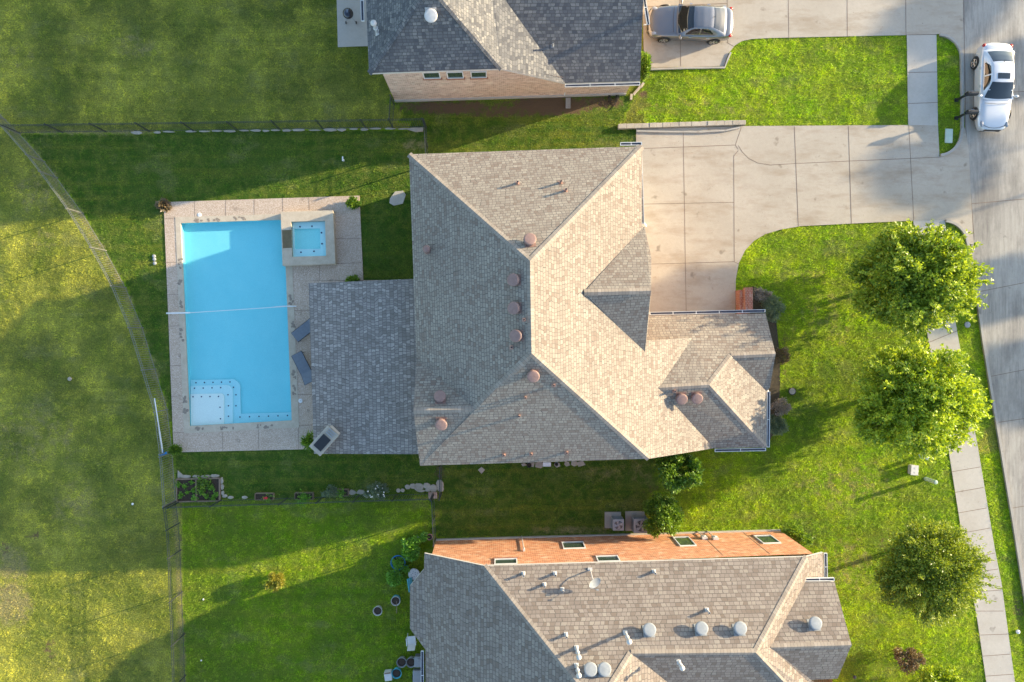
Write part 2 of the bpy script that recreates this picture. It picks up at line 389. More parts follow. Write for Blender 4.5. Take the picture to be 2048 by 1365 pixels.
# ------------------------------------------------------------------ ground sheet
def inpoly(x, y, poly):
    ins = np.zeros(x.shape, bool); n = len(poly)
    for i in range(n):
        x0, y0 = poly[i]; x1, y1 = poly[(i + 1) % n]
        if y0 == y1: continue
        c = ((y0 > y) != (y1 > y)) & (x < (x1 - x0) * (y - y0) / (y1 - y0) + x0)
        ins ^= c
    return ins
def axis(lo, hi, st):
    a = list(np.arange(lo, hi + st / 2, st)); s_ = st
    l, h_ = a[0], a[-1]; pre = []; post = []
    while h_ - hi < 600:
        s_ *= 1.7; h_ += s_; post.append(h_); l -= s_; pre.append(l)
    return np.array(pre[::-1] + a + post)
# pool hole is cut out of the sheet
POOL = [(362, 447), (568, 440), (584, 841), (380, 852)]
xs = axis(-31, 32, .22); ys = axis(-22, 22, .22)
X, Y = np.meshgrid(xs, ys); px = X / (CAMH / F) + NX; py = NY - Y / (CAMH / F)
FL = [(-30, 195), (12, 240), (40, 268), (90, 324), (115, 356), (167, 427.5), (213, 502), (253, 576), (286.6, 656), (312, 738), (336, 819), (346, 900), (353, 1003), (359, 1046), (362, 1100), (365, 1184), (369, 1268), (371, 1351), (375, 1440)]
def zones(px, py):
    zone = np.zeros(px.shape + (3,))
    def blob(cx, cy, rx, ry, ch, a=1):
        d = ((px - cx) / rx) ** 2 + ((py - cy) / ry) ** 2
        zone[..., ch] = np.maximum(zone[..., ch], a * np.clip(1.1 - d * .8, 0, 1))
    back = [(40, 268), (845, 256), (1290, 256), (1290, 930), (870, 995), (355, 1000), (336, 819), (253, 576), (167, 427)]
    front = [(1290, 60), (1960, 60), (1990, 800), (1960, 900), (1290, 960)]
    jx = px + 9 * np.sin(py * .11 + 2 * np.sin(px * .07)) + 6 * np.sin(py * .31 + px * .05); jy = py + 5 * np.sin(px * .13 + 1.7 * np.sin(py * .09))
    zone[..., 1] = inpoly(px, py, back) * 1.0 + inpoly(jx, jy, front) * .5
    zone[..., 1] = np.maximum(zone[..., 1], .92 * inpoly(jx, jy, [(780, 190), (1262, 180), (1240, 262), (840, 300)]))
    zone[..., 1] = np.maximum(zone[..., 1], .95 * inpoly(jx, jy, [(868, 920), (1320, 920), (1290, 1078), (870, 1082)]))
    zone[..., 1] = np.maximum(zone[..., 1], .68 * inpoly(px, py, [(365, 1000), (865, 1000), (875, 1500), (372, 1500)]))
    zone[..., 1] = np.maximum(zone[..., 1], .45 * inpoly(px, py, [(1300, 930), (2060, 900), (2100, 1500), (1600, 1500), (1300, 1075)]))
    for b in [(20, 1130, 45, 50, 0, .8), (20, 1205, 55, 60, 0, .9), (60, 870, 130, 90, 0, .45), (150, 1010, 60, 60, 0, .5), (90, 480, 60, 30, 0, .4), (70, 385, 50, 60, 0, .5),
              (275, 95, 60, 35, 0, .55), (40, 120, 50, 40, 0, .4), (215, 350, 0.1, .1, 0, .1), (120, 1345, 60, 50, 0, .3), (1690, 970, 130, 60, 0, .45), (1650, 640, 90, 70, 0, .35), (1400, 215, 200, 25, 0, .35),
              (1700, 1130, 60, 70, 0, .5), (1610, 550, 50, 30, 0, .4), (1250, 945, 110, 25, 0, .45), (830, 290, 25, 15, 0, .8), (450, 700, 40, 50, 0, .3), (1150, 1060, 120, 10, 0, .7),
              (70, 1075, 22, 18, 2, .55), (8, 1100, 20, 30, 2, .5), (100, 1300, 22, 26, 2, .55), (15, 1190, 25, 35, 2, .4), (75, 1140, 0.1, .1, 2, .1),
              (900, 216, 130, 18, 2, .8), (1010, 222, 130, 18, 2, .7), (1100, 212, 110, 24, 2, .95), (1205, 205, 60, 18, 2, .75), (1285, 190, 14, 10, 2, .8),
              (1340, 935, 60, 20, 2, .4), (1300, 975, 60, 50, 2, .35), (2035, 1225, 15, 40, 2, .55), (1772, 1085, 20, 25, 2, .5), (1690, 1150, 40, 12, 2, .35), (1570, 700, 12, 80, 2, .5),
              (880, 950, 15, 30, 2, .6), (255, 215, 35, 25, 2, .0), (640, 205, 60, 18, 2, .2)]:
        blob(*b)
    # wear under the picket fences
    def nearline(pts, wd, ch, a):
        for (x0, y0), (x1, y1) in zip(pts[:-1], pts[1:]):
            dx, dy = x1 - x0, y1 - y0; tt = np.clip(((px - x0) * dx + (py - y0) * dy) / (dx * dx + dy * dy), 0, 1)
            d = np.hypot(px - x0 - tt * dx, py - y0 - tt * dy)
            zone[..., ch] = np.maximum(zone[..., ch], a * np.clip(1.2 - d / wd, 0, 1))
    nearline([(x - 6, y) for x, y in FL], 10, 0, .75)
    nearline([(40, 266), (300, 264)], 8, 0, .75); nearline([(360, 1003), (366, 1184), (371, 1365)], 6, 2, .5)
    return zone
zone = zones(px, py)
cx = .5 * (X[:-1, :-1] + X[1:, 1:]); cy = .5 * (Y[:-1, :-1] + Y[1:, 1:])
cpx = cx / (CAMH / F) + NX; cpy = NY - cy / (CAMH / F)
hole = inpoly(cpx, cpy, [(350, 435), (690, 425), (700, 860), (366, 866)]) & inpoly(cpx, cpy, [(356, 440), (576, 432), (592, 850), (372, 860)])
idx = np.arange(X.size).reshape(X.shape)
quads = np.stack([idx[:-1, :-1], idx[:-1, 1:], idx[1:, 1:], idx[1:, :-1]], -1)[~hole]
me = bpy.data.meshes.new('lawn')
me.vertices.add(X.size); me.vertices.foreach_set('co', np.stack([X, Y, np.zeros_like(X)], -1).ravel())
me.loops.add(quads.size); me.loops.foreach_set('vertex_index', quads.ravel().astype(np.int32))
me.polygons.add(len(quads)); me.polygons.foreach_set('loop_start', (np.arange(len(quads)) * 4).astype(np.int32)); me.polygons.foreach_set('loop_total', np.full(len(quads), 4, np.int32))
me.update(calc_edges=True)
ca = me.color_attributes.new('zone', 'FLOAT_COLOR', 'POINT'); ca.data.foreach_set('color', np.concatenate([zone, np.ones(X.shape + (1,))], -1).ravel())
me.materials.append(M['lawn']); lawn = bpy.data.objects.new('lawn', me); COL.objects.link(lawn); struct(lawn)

def G(pts, z=0): return [P(x, y, z) if z else P(x, y, 0) for x, y in pts]
def sheet(name, pts, z, m, thick=.12):
    GRASSLESS.append(pts); b = MB(); b.prism([(p.x, p.y) for p in G(pts)], z - thick, z); return struct(b.build(name, m))
def arc(cx, cy, rx, ry, a0, a1, n=10):
    return [(cx + rx * math.cos(R(a0 + (a1 - a0) * i / n)), cy + ry * math.sin(R(a0 + (a1 - a0) * i / n))) for i in range(n + 1)]

GRASSLESS = []      # pixel polygons on the ground without grass, filled below and used by the blades at the end
# road: concrete street running down the right edge, east verge beyond it
ROADL = [(1922, -400), (1925, 0), (1930, 120), (1936, 300), (1945, 470), (1958, 609), (1968, 683), (1981, 763), (2004, 900), (2029, 1050), (2048, 1172), (2085, 1400), (2125, 1650)]
sheet('road', [(x - 5, y) for x, y in ROADL] + [(2415, 1650), (2320, 900), (2260, 470), (2245, -400)], .02, M['road'])
sheet('far_pavement', [(2300, -400), (2345, -400), (2362, 470), (2425, 900), (2520, 1650), (2475, 1650), (2380, 900), (2318, 470)], .05, M['walk'])
# top driveway with its apron and its kerb edge
sheet('driveway', [(1278, -300), (1288, 137), (1448, 133), (1452, 120), (1458, 106), (1469, 92), (1484, 83), (1503, 79), (1539, 77), (1813, 71), (1872, 69)] + arc(1874, 118, 50, 50, -80, 0, 8) + [(1926, 130), (1922, -300)], .045, M['drive'])
DRV = [(1272, 259), (1272, 640), (1470, 640), (1471, 560), (1477, 527), (1490, 501), (1508, 482), (1530, 469), (1560, 460), (1600, 453), (1700, 448), (1826, 442), (1889, 440)] + arc(1886, 492, 50, 52, -80, -5, 8) + [(1946, 490), (1936, 300), (1930, 262), (1927, 255)] + arc(1876, 264, 48, 50, 0, 85, 8) + [(1878, 314), (1875, 252), (1816, 251), (1485, 253)]
sheet('driveway', DRV, .049, M['drive'])
# sidewalks (three stretches) and kerbs
sheet('sidewalk', [(1813, 71), (1872, 69), (1875, 252), (1816, 251)], .041, M['walk'])
SWL = [(1826, 442), (1840, 570), (1856, 682), (1876, 790), (1896, 898), (1922, 1063), (1954, 1241), (1972, 1365), (1990, 1500)]
SWR = [(1889, 440), (1900, 560), (1910.6, 647), (1923, 718), (1938, 805), (1955.5, 898), (1988, 1094), (2002, 1166), (2029, 1365), (2048, 1500)]
sheet('sidewalk', SWL + SWR[::-1], .041, M['walk'])
def kerb(pts, name='kerb', wpx=5, z=.12):
    b = MB(); rows_o = []; rows_i = []
    n = len(pts)
    for i, (x, y) in enumerate(pts):
        x0, y0 = pts[max(i - 1, 0)]; x1, y1 = pts[min(i + 1, n - 1)]
        d = math.hypot(x1 - x0, y1 - y0); nx, ny = -(y1 - y0) / d, (x1 - x0) / d
        rows_o.append((x, y)); rows_i.append((x + nx * wpx, y + ny * wpx))
    for i in range(n - 1):
        q = [P(*rows_o[i]), P(*rows_o[i + 1]), P(*rows_i[i + 1]), P(*rows_i[i])]
        b.prism([(p.x, p.y) for p in q], -.05, z + .0005 * (i % 2))
    return struct(b.build(name, M['kerb']))
kerb(arc(1874, 118, 50, 50, -85, 0, 8) + [(1925, 200), (1925, 262)] + arc(1876, 264, 48, 50, 5, 85, 8), z=.13)
kerb(arc(1886, 492, 50, 52, -85, -8, 8) + [(1946, 530), (1957, 609), (1967, 683), (1980, 763), (2003, 900), (2028, 1050), (2047, 1172), (2084, 1400), (2124, 1650)], z=.13)
kerb([(1288, 139), (1372, 136), (1448, 135), (1453, 120), (1459, 106)][::-1], z=.12, wpx=-3.2)
# joints
def joints(name, segs, z, wd=.028, m='joint'):
    b = MB()
    for i, (a, c) in enumerate(segs):
        p, q = P(*a), P(*c); d = (q - p).normalized(); n = Vector((-d.y, d.x, 0)) * wd / 2; zz = Vector((0, 0, z + .0007 * (i % 4)))
        b.face([p - n + zz, q - n + zz, q + n + zz, p + n + zz])
    return struct(b.build(name, M[m]))
cv = [(1476, 292), (1484, 305), (1497, 318), (1515, 327), (1540, 331), (1589, 328)]
joints('driveway_joint', [((1366, 266), (1372, 631)), ((1467, 313), (1468, 524)), ((1588, 254), (1596, 453)), ((1696, 253), (1702, 448)), ((1816.5, 251), (1826.5, 441)),
    ((1286, 298), (1470, 291)), ((1288, 409), (1467, 405.5)), ((1300, 529), (1467, 524)), ((1467, 524), (1478, 529)), ((1470, 291), (1482, 256)), ((1470, 291), (1476, 300)), ((1467, 313), (1476, 302)),
    ((1589, 328), (1697, 323)), ((1697, 323), (1817, 318)), ((1817, 318), (1880, 315))] + list(zip(cv[:-1], cv[1:])), .053)
joints('driveway_joint', [((1575, -60), (1577, 76)), ((1693, -60), (1694, 74)), ((1810, -60), (1811, 71)), ((1360, 80), (1361, 134)), ((1358, -60), (1360, 80)), ((1453, -60), (1455, 86)), ((1453, 86), (1467, 94)), ((1290, 15), (1453, 8))], .049)
joints('sidewalk_joint', [((1814, 146), (1873, 145)), ((1815, 208), (1874, 206)), ((1814, 71), (1872, 70))] + [((l, y0), (r, y1)) for l, y0, r, y1 in [
    (1840, 567, 1901, 556), (1849, 632, 1909, 620), (1857, 685, 1914, 662), (1868, 742, 1926, 728), (1880, 804, 1937, 790), (1887, 850, 1946, 838), (1901, 944, 1960, 934), (1909, 985, 1966, 975), (1916, 1026, 1972, 1016),
    (1924, 1066, 1980, 1056), (1934, 1118, 1989, 1106), (1940, 1146, 1995, 1138), (1946, 1184, 2001, 1180), (1950, 1222, 2006, 1222), (1959, 1270, 2014, 1268), (1964, 1312, 2020, 1308), (1970, 1352, 2026, 1348)]], .045)
joints('road_joint', [((1927, 0), (1931, 255)), ((1931, 255), (1948, 480)), ((1943, 408), (2260, 380)), ((2022, 185), (2250, 172)), ((1957, 584), (2280, 520)), ((1982, 753), (2300, 690)), ((1996, 845), (2310, 800)), ((2021, 1017), (2350, 960)), ((2040, 1160), (2380, 1110)), ((2150, -300), (2170, 470)), ((2170, 470), (2260, 1200))], .024, .03)

# ------------------------------------------------------------------ roofs and houses
def newell(pts):
    n = Vector((0, 0, 0))
    for i in range(len(pts)):
        a, b = pts[i], pts[(i + 1) % len(pts)]
        n += Vector(((a.y - b.y) * (a.z + b.z), (a.z - b.z) * (a.x + b.x), (a.x - b.x) * (a.y + b.y)))
    return n.normalized()
class Roof:
    def __init__(s): s.faces = []
    def add(s, *pts):      # pts = (px,py,z) as seen
        q = [P(*p) for p in pts]; n = newell(q)
        if n.z < 0: q = q[::-1]; n = -n
        s.faces.append((q, n))
    def hit(s, px, py):
        """height of the roof surface seen at a pixel"""
        best = None; d = Vector(((px - NX) / F, -(py - NY) / F, -1.0))
        for q, n in s.faces:
            for i in range(1, len(q) - 1):
                a, b, c = q[0], q[i], q[i + 1]; nn = (b - a).cross(c - a)
                den = nn.dot(d)
                if abs(den) < 1e-9: continue
                t = nn.dot(a - Vector((0, 0, CAMH))) / den; p = Vector((0, 0, CAMH)) + d * t
                if all((v2 - v1).cross(p - v1).dot(nn) >= -1e-4 for v1, v2 in ((a, b), (b, c), (c, a))):
                    if best is None or p.z > best[0].z: best = (p, n)
        return best or (P(px, py, 5), Vector((0, 0, 1)))
    def build(s, house, m, thick=.16, extra_fascia=None):
        b = MB()
        edges = {}
        for q, n in s.faces:
            t = Vector((0, 0, 1)).cross(n)
            t = t.normalized() if t.length > 1e-3 else Vector((1, 0, 0)); v = n.cross(t)
            if len(q) == 4 or len(q) == 3: tris = [q]
            else: tris = [q]
            # fan is unsafe for concave polygons: let Blender tessellate the ngon
            b.face(q, 0, [(p.dot(t), p.dot(v)) for p in q])
            b.face([p - Vector((0, 0, thick)) for p in q][::-1], 1)
            for i in range(len(q)):
                a, c = q[i], q[(i + 1) % len(q)]
                ka, kc = (round(a.x, 2), round(a.y, 2), round(a.z, 2)), (round(c.x, 2), round(c.y, 2), round(c.z, 2))
                if (kc, ka) in edges: edges[(kc, ka)][2] = False
                else: edges[(ka, kc)] = [a, c, True]
        dz = Vector((0, 0, thick))
        for a, c, on in edges.values():
            if on: b.face([a, a - dz, c - dz, c], 1)
        return b.build('roof', [m, M['fascia']], house)
def caps(house_roof, segs, m, wd=.15, side=.62):
    for a, c in segs:
        p, q = P(*a), P(*c); d = q - p; ln = d.length; dh = Vector((d.x, d.y, 0)).normalized(); n = Vector((-dh.y, dh.x, 0))
        hip = abs(d.z) > .5; dr = wd * (side * .72 if hip else side)
        up = Vector((0, 0, .035)); dn = Vector((0, 0, -dr + .03))
        b = MB()
        A, B = p + up, q + up; Al, Bl = p + n * wd + dn, q + n * wd + dn; Ar, Br = p - n * wd + dn, q - n * wd + dn
        b.face([Ar, Br, B, A][::1], 0, [(0, 0), (0, ln), (.15, ln), (.15, 0)])
        b.face([A, B, Bl, Al], 0, [(.15, 0), (.15, ln), (.3, ln), (.3, 0)])
        b.build('ridge_cap', m, house_roof)
def inset(poly, d):
    """poly: Vectors (xy used) ordered; returns points moved inwards by d"""
    a = sum(poly[i].x * poly[(i + 1) % len(poly)].y - poly[(i + 1) % len(poly)].x * poly[i].y for i in range(len(poly)))
    s = 1 if a > 0 else -1; out = []
    n = len(poly)
    for i in range(n):
        p0, p1, p2 = poly[i - 1], poly[i], poly[(i + 1) % n]
        d1 = Vector((p1.x - p0.x, p1.y - p0.y)).normalized(); d2 = Vector((p2.x - p1.x, p2.y - p1.y)).normalized()
        n1 = Vector((-d1.y, d1.x)) * s; n2 = Vector((-d2.y, d2.x)) * s
        bis = n1 + n2
        if bis.length < .2: bis = n1
        bis = bis.normalized(); kk = min(d / max(.35, bis.dot(n1)), d * 2)
        out.append((p1.x + bis.x * kk, p1.y + bis.y * kk))
    return out
def walls(house, outline, m, d=.3, drop=.05, base=.0):
    """outline: list of (px,py,z) eave points; walls stand d inside it"""
    q = [P(*p) for p in outline]; w2 = inset(q, d); n = len(q); b = MB(); fb = MB(); u = 0
    area = sum(w2[i][0] * w2[(i + 1) % n][1] - w2[(i + 1) % n][0] * w2[i][1] for i in range(n))
    for i in range(n):
        j = (i + 1) % n; a, c = w2[i], w2[j]; ln = math.hypot(c[0] - a[0], c[1] - a[1])
        za, zc = q[i].z - drop, q[j].z - drop
        f = [(a[0], a[1], base), (c[0], c[1], base), (c[0], c[1], zc), (a[0], a[1], za)]; uv = [(u, base), (u + ln, base), (u + ln, zc), (u, za)]
        if area < 0: f = f[::-1]; uv = uv[::-1]
        b.face(f, 0, uv); u += ln
    return b.build('wall', m, house)

def stand_on(roof, px, py): return roof.hit(px, py)
def dome_vent(house, roof, px, py, r, m, zoff=.28):
    p, n = roof.hit(px, py)
    base = roof.hit(NX + (px - NX) * .985, NY + (py - NY) * .985)[0]; c = Vector((base.x, base.y, base.z))
    b = MB(); q = n.to_track_quat('Z', 'Y')
    b.box(c - n * .01, (r * 1.75, r * 1.75, .04), 0, 0, Matrix(((1,0,0),(0,1,0),(0,0,1))) @ q.to_matrix())
    b.cyl(c, c + Vector((0, 0, zoff * .6)), r * .62, r * .62, 20)
    o = b.build('roof_vent', m, house)
    t = MB(); vs = []
    tilt = (n * .55 + Vector((0, 0, 1)) * .45).normalized().to_track_quat('Z', 'Y')
    prof = [(r * .74, -.13), (r * .97, -.12), (r * 1.0, -.03), (r * .93, .005), (r * .78, .018), (r * .3, .028), (r * .02, .03)]
    cc = c + n * zoff; fs = []; nn = 28
    for rr, z in prof:
        for i in range(nn):
            a = 2 * math.pi * i / nn; vs.append(cc + tilt @ Vector((rr * math.cos(a), rr * math.sin(a), z)))
    for j in range(len(prof) - 1):
        for i in range(nn): fs.append((j * nn + i, j * nn + (i + 1) % nn, (j + 1) * nn + (i + 1) % nn, (j + 1) * nn + i))
    fs.append(tuple(range(nn - 1, -1, -1))); fs.append(tuple(range((len(prof) - 1) * nn, len(prof) * nn)))
    t.mesh(vs, fs); t.build('vent_cap', m, o, smooth=False)
def pipe_vent(house, roof, px, py, h, r, m, ball=0):
    p, n = roof.hit(px, py); b = MB()
    b.box(p, (r * 3.4, r * 3.4, .03), 0, 0, n.to_track_quat('Z', 'Y').to_matrix())
    b.cyl(p - Vector((0, 0, .1)), p + Vector((0, 0, .12)), r * 1.5, r * 1.1, 14)
    b.cyl(p, p + Vector((0, 0, h)), r, r, 14)
    o = b.build('flue_pipe' if ball else 'vent_pipe', m, house, smooth=False)
    if ball:
        c = MB(); top = p + Vector((0, 0, h))
        c.lathe([(ball * .75, -.10), (ball, -.07), (ball, 0), (ball * .8, .06), (ball * .3, .1), (.01, .11)], top, 18)
        if r * 1.6 < ball: c2 = MB(); c2.lathe([(r * 1.5, 0), (r * 1.6, .03), (r * 1.1, .05)], p + Vector((0, 0, h * .45)), 16); c2.build('storm_collar', m, o, smooth=True)
        c.build('flue_cap', m, o, smooth=True)
    else:
        c = MB(); c.cyl(p + Vector((0, 0, h)), p + Vector((0, 0, h + .01)), r * .7, r * .7, 12); c.build('pipe_opening', M['black'], o)
def gutter(house, a, c, side, wd=.15, dh=.11, m='white'):
    """open trough along a roof edge, pixel points with z, side=+1/-1 chooses which side of a->c hangs free"""
    p, q = P(*a), P(*c); d = (q - p); ln = d.length; d = d.normalized(); n = Vector((-d.y, d.x, 0)).normalized() * side
    b = MB(); up = Vector((0, 0, 1)); tlt = Matrix.Identity(3)
    rz = math.atan2(d.y, d.x)
    mid = (p + q) / 2 + n * (wd / 2 + .01) - up * .05
    b.box(mid + n * (wd / 2) , (ln, .016, dh), rz); b.box(mid - n * (wd / 2 - .02), (ln, .012, dh), rz); b.box(mid - up * dh * .42, (ln - .01, wd * .9, .014), rz)
    for s_ in (-1, 1): b.box(mid + d * s_ * (ln / 2 - .01), (.02, wd * .95, dh * .96), rz)
    k_ = max(2, int(ln / 1.2))
    for i in range(1, k_): b.box(mid + d * (-ln / 2 + ln * i / k_) + up * (dh / 2 - .008), (.03, wd, .012), rz)
    o = b.build('gutter', M[m], house)
    i_ = MB(); i_.box(mid - up * (dh * .42 - .012), (ln - .05, wd * .8, .008), rz); i_.build('gutter_trough', M['gut_in'], o)
def downspout(house, pts, m='white', r=.045):
    b = MB(); b.tube(pts, r, 6); return b.build('downspout', M[m], house)

# ---- main house
ZR = 9.2
A = (818, 309, 5.45); B = (1284, 293, 5.85); RN = (1060, 522, ZR); RS = (1063, 707, ZR)
SE = (1298, 918, 5.65); SE2 = (1428, 897, 3.0); VP = (1318, 776, 5.2); VN = (1385, 676, 3.88); EN = (1290, 682, 5.65)
SW = (840, 932, 5.6); W1 = (833, 716, 5.4); GP = (950, 818, 7.45); GW = (827, 822, 7.4)
main = thing('brick_house', 'large tan shingled house in the middle with pool behind and copper brown roof vents', 'house', P(1050, 640, 0))
r = Roof()
r.add(A, B, RN); r.add(RN, B, EN, VN, VP, SE2, SE, RS); r.add(RS, SE, SW, GW, GP)
r.add(A, RN, RS, GP, W1); r.add(W1, GP, GW)
# east facing gable
G1 = (1168, 585, 7.72); G2 = (1302, 582, 7.72); G3 = (1289, 452, 5.72); G4 = (1303, 517, 6.72); G5 = (1291, 690, 5.55)
r.add(G1, G3, G4, G2); r.add(G1, G2, (1298, 632, 6.75), (1290, 706, 5.62))
# east wing
W_NE = (1531, 627, 3.0); W_E = (1551, 708, 4.34); W_K = (1462, 712, 4.34); W_H = (1418, 770, 5.2); W_SE = (1532, 895, 3.0); W_ES = (1533, 783, 3.05); W_EV = (1540, 776, 3.2)
r.add((1296, 633, 3.05), (1531, 627, 3.0), W_E, W_K, W_H, VP, VN, (1288, 684, 3.85))
r.add(W_K, W_E, W_EV, W_ES); r.add(W_H, W_K, W_ES, W_SE); r.add(W_H, W_SE, SE2, VP)
main_roof = r; ro = r.build(main, M['shingle'])
caps(ro, [(A, RN), (B, RN), (RN, RS), (RS, GP), (GP, GW), (RS, SE), (G1, G2), (VP, W_H), (W_H, W_SE), (W_H, W_K), (W_K, W_E)], M['cap'])
walls(main, [A, B, (1290, 682, 5.6), SE, SW, (827, 822, 5.5), W1], M['brick_pink'], .35)
for tri in ([(1287, 455, 5.6), (1287, 700, 5.6), (1299, 582, 7.6)], [(1290, 682, 5.6), (1290, 682, 3.6), (1383, 676.5, 3.75), (1384, 676.3, 3.8)], [(828, 822, 7.3), (834, 716, 5.3), (841, 931, 5.5)]):
    q = [P(*t) for t in tri]; b = MB(); b.face(q, 0, [(p.y if abs(q[0].x - q[1].x) < 1 else p.x, p.z) for p in q]); b.build('gable_wall', M['brick_pink'], main)
walls(main, [(1292, 640, 3.0), (1531, 627, 3.0), (1548, 708, 3.2), (1536, 783, 3.0), (1532, 895, 3.0), (1428, 897, 3.0), (1290, 915, 3.0)], M['brick_pink'], .35)
for a, c, s in [((1285, 294, 5.84), (1289, 447, 5.80), -1), ((1241, 292, 5.80), (1284, 291, 5.84), 1), ((1300, 631, 3.0), (1531, 625.5, 3.0), 1), ((1430, 898, 3.0), (1532, 896, 3.0), -1), ((1534, 784, 3.0), (1533, 895, 3.0), 1 * -1 * -1)]:
    gutter(main, a, c, s)
p = P(1289, 447, 5.7); downspout(main, [p, p + Vector((.12, -.1, -.2)), p + Vector((.1, -.12, -.6)), p + Vector((-.25, -.12, -1)), p + Vector((-.25, -.12, -5.5))])
p = P(1535, 784, 2.9); downspout(main, [p + Vector((.05, .05, 0)), p + Vector((-.3, .05, -.4)), p + Vector((-.3, .05, -2.8))])
for x, y in [(1061, 483), (1033, 559), (1034, 616), (1038, 672), (1067, 748), (879, 801), (881, 846), (1367, 795), (1398, 794)]:
    dome_vent(main, r, x, y, .29, M['vent_brown'])
pipe_vent(main, r, 856, 502, .75, .14, M['vent_brown'], .19)
for x, y, h in [(1048, 640, .3), (1023, 695, .3), (1035, 367, .35), (1121, 366, .4), (1131, 382, .4), (1107, 771, .25), (1050, 795, .4), (1038, 832, .3), (1008, 910, .25), (1062, 908, .25), (1133, 905, .25), (1348, 782, .3)]:
    pipe_vent(main, r, x, y, h, .055, M['copper'])
# garage doors and a few windows seen only from the side
def wall_window(house, a, c, outward, z0, z1, m_frame='white', name='window', slats=0, sill=True):
    """window on the vertical plane through ground points a->c (world xy)"""
    a = Vector((a[0], a[1], 0)); c = Vector((c[0], c[1], 0)); d = (c - a); ln = d.length; d.normalize(); n = Vector(outward).normalized()
    rz = math.atan2(d.y, d.x); mid = (a + c) / 2; zc = (z0 + z1) / 2; hh = z1 - z0; up = Vector((0, 0, 1))
    pane = MB(); pane.box(mid + n * .012 + up * zc, (ln - .08, .02, hh - .08), rz); po = pane.build(name, M['glass'], house)
    f = MB(); t_ = .05
    f.box(mid + n * .03 + up * (z0 + t_ / 2), (ln, .06, t_), rz); f.box(mid + n * .03 + up * (z1 - t_ / 2), (ln, .06, t_), rz)
    f.box(a + d * t_ / 2 + n * .03 + up * zc, (t_, .058, hh - 2 * t_), rz); f.box(c - d * t_ / 2 + n * .03 + up * zc, (t_, .058, hh - 2 * t_), rz)
    f.build('frame', M[m_frame], po)
    if z0 > .5:
        sb = MB(); sb.box(mid + n * .035 + up * (z0 - .09), (ln + .12, .07, .16), rz); sb.build('sill', M['brick_sill'], po)
    return po
for y0, y1 in ((330, 430),):
    a = P(1246, 372); c = P(1250, 470); b = MB(); mid = (a + c) / 2
    b.box((mid.x + .04, mid.y, 1.15), (.06, (a - c).length, 2.2), math.atan2(c.y - a.y, c.x - a.x) + math.pi / 2)
    for i in range(4): b.box((mid.x + .075, mid.y, .3 + .55 * i), (.02, (a - c).length - .1, .45), math.atan2(c.y - a.y, c.x - a.x) + math.pi / 2)
    b.build('garage_door', M['white'], main)
# low patio roof over the pool side terrace
b = Roof(); b.add((617, 567, 2.85), (880, 556, 4.0), (884, 909, 4.0), (628, 908, 2.85)); patio_r = b
po = thing('patio_cover', 'low sloping grey shingled patio roof reaching from the house to the pool', 'patio roof', P(720, 740, 0))
pr = b.build(po, M['shingle_patio'], .2)
for x, y in [(632, 580), (640, 896), (638, 738)]:
    c = MB(); q = P(x, y, 2.7); c.box((q.x, q.y, 1.35), (.2, .2, 2.7)); c.box((q.x, q.y, .25), (.4, .4, .5)); c.build('post', M['brick_pink'], po)
# outdoor chimney standing through the patio roof's corner
ch = thing('chimney', 'slim cream capped chimney with dark flue opening at patio roof corner', 'chimney', P(650, 885, 0))
c = P(648, 882, 3.9); rz = R(48)
b = MB(); b.box((c.x + .0, c.y, 1.9), (1.3, .62, 3.8), rz); b.build('shaft', M['brick_pink'], ch)
b = MB(); b.box((c.x, c.y, 3.86), (1.46, .78, .14), rz); b.build('chimney_cap', M['stone'], ch, bevel=.02)
d = Vector((math.cos(rz), math.sin(rz), 0))
b = MB(); b.box((c.x - d.x * .12, c.y - d.y * .12, 3.96), (.78, .5, .05), rz); b.build('flue_opening', M['black'], ch)  # black slab stands in for the shade inside the flue opening
b = MB()
for i in range(3): b.box((c.x + d.x * (.42 + .12 * i), c.y + d.y * (.42 + .12 * i), 3.95), (.05, .42, .05), rz)
b.build('vent_grille', M['vent_grey'], ch)

# ---- upper house
up = thing('brick_house', 'pink brick house at the top edge under a dark slate roof', 'house', P(980, 60, 0))
r = Roof(); uA = (738, 147, 4.9); uB = (1003, 138, 4.9); uT = (858, -31, 7.9); uC = (1130, 167, 2.75); uD = (1280, 163, 2.75)
uV = (1011, 0, 4.95); uT2 = (850, -1000, 7.9); uR = (988, -40, 5.6)  # out-of-view length drawn out so its shade covers the top left lawn
r.add(uA, uB, uT)
r.add(uT, uB, uC, (985, -35, 5.35), (940, -1000, 5.35), uT2)
r.add((985, -35, 5.35), uC, uD, (1288, -35, 5.35))
r.add((985, -35, 5.35), (1288, -35, 5.35), (1300, -1000, 5.35), (940, -1000, 5.35))
r.add(uA, uT, uT2, (690, -1000, 4.9))
up_roof = r; ro = r.build(up, M['shingle_slate'])
caps(ro, [(uA, uT), (uB, uT), (uT, uT2)], M['shingle_slate'])
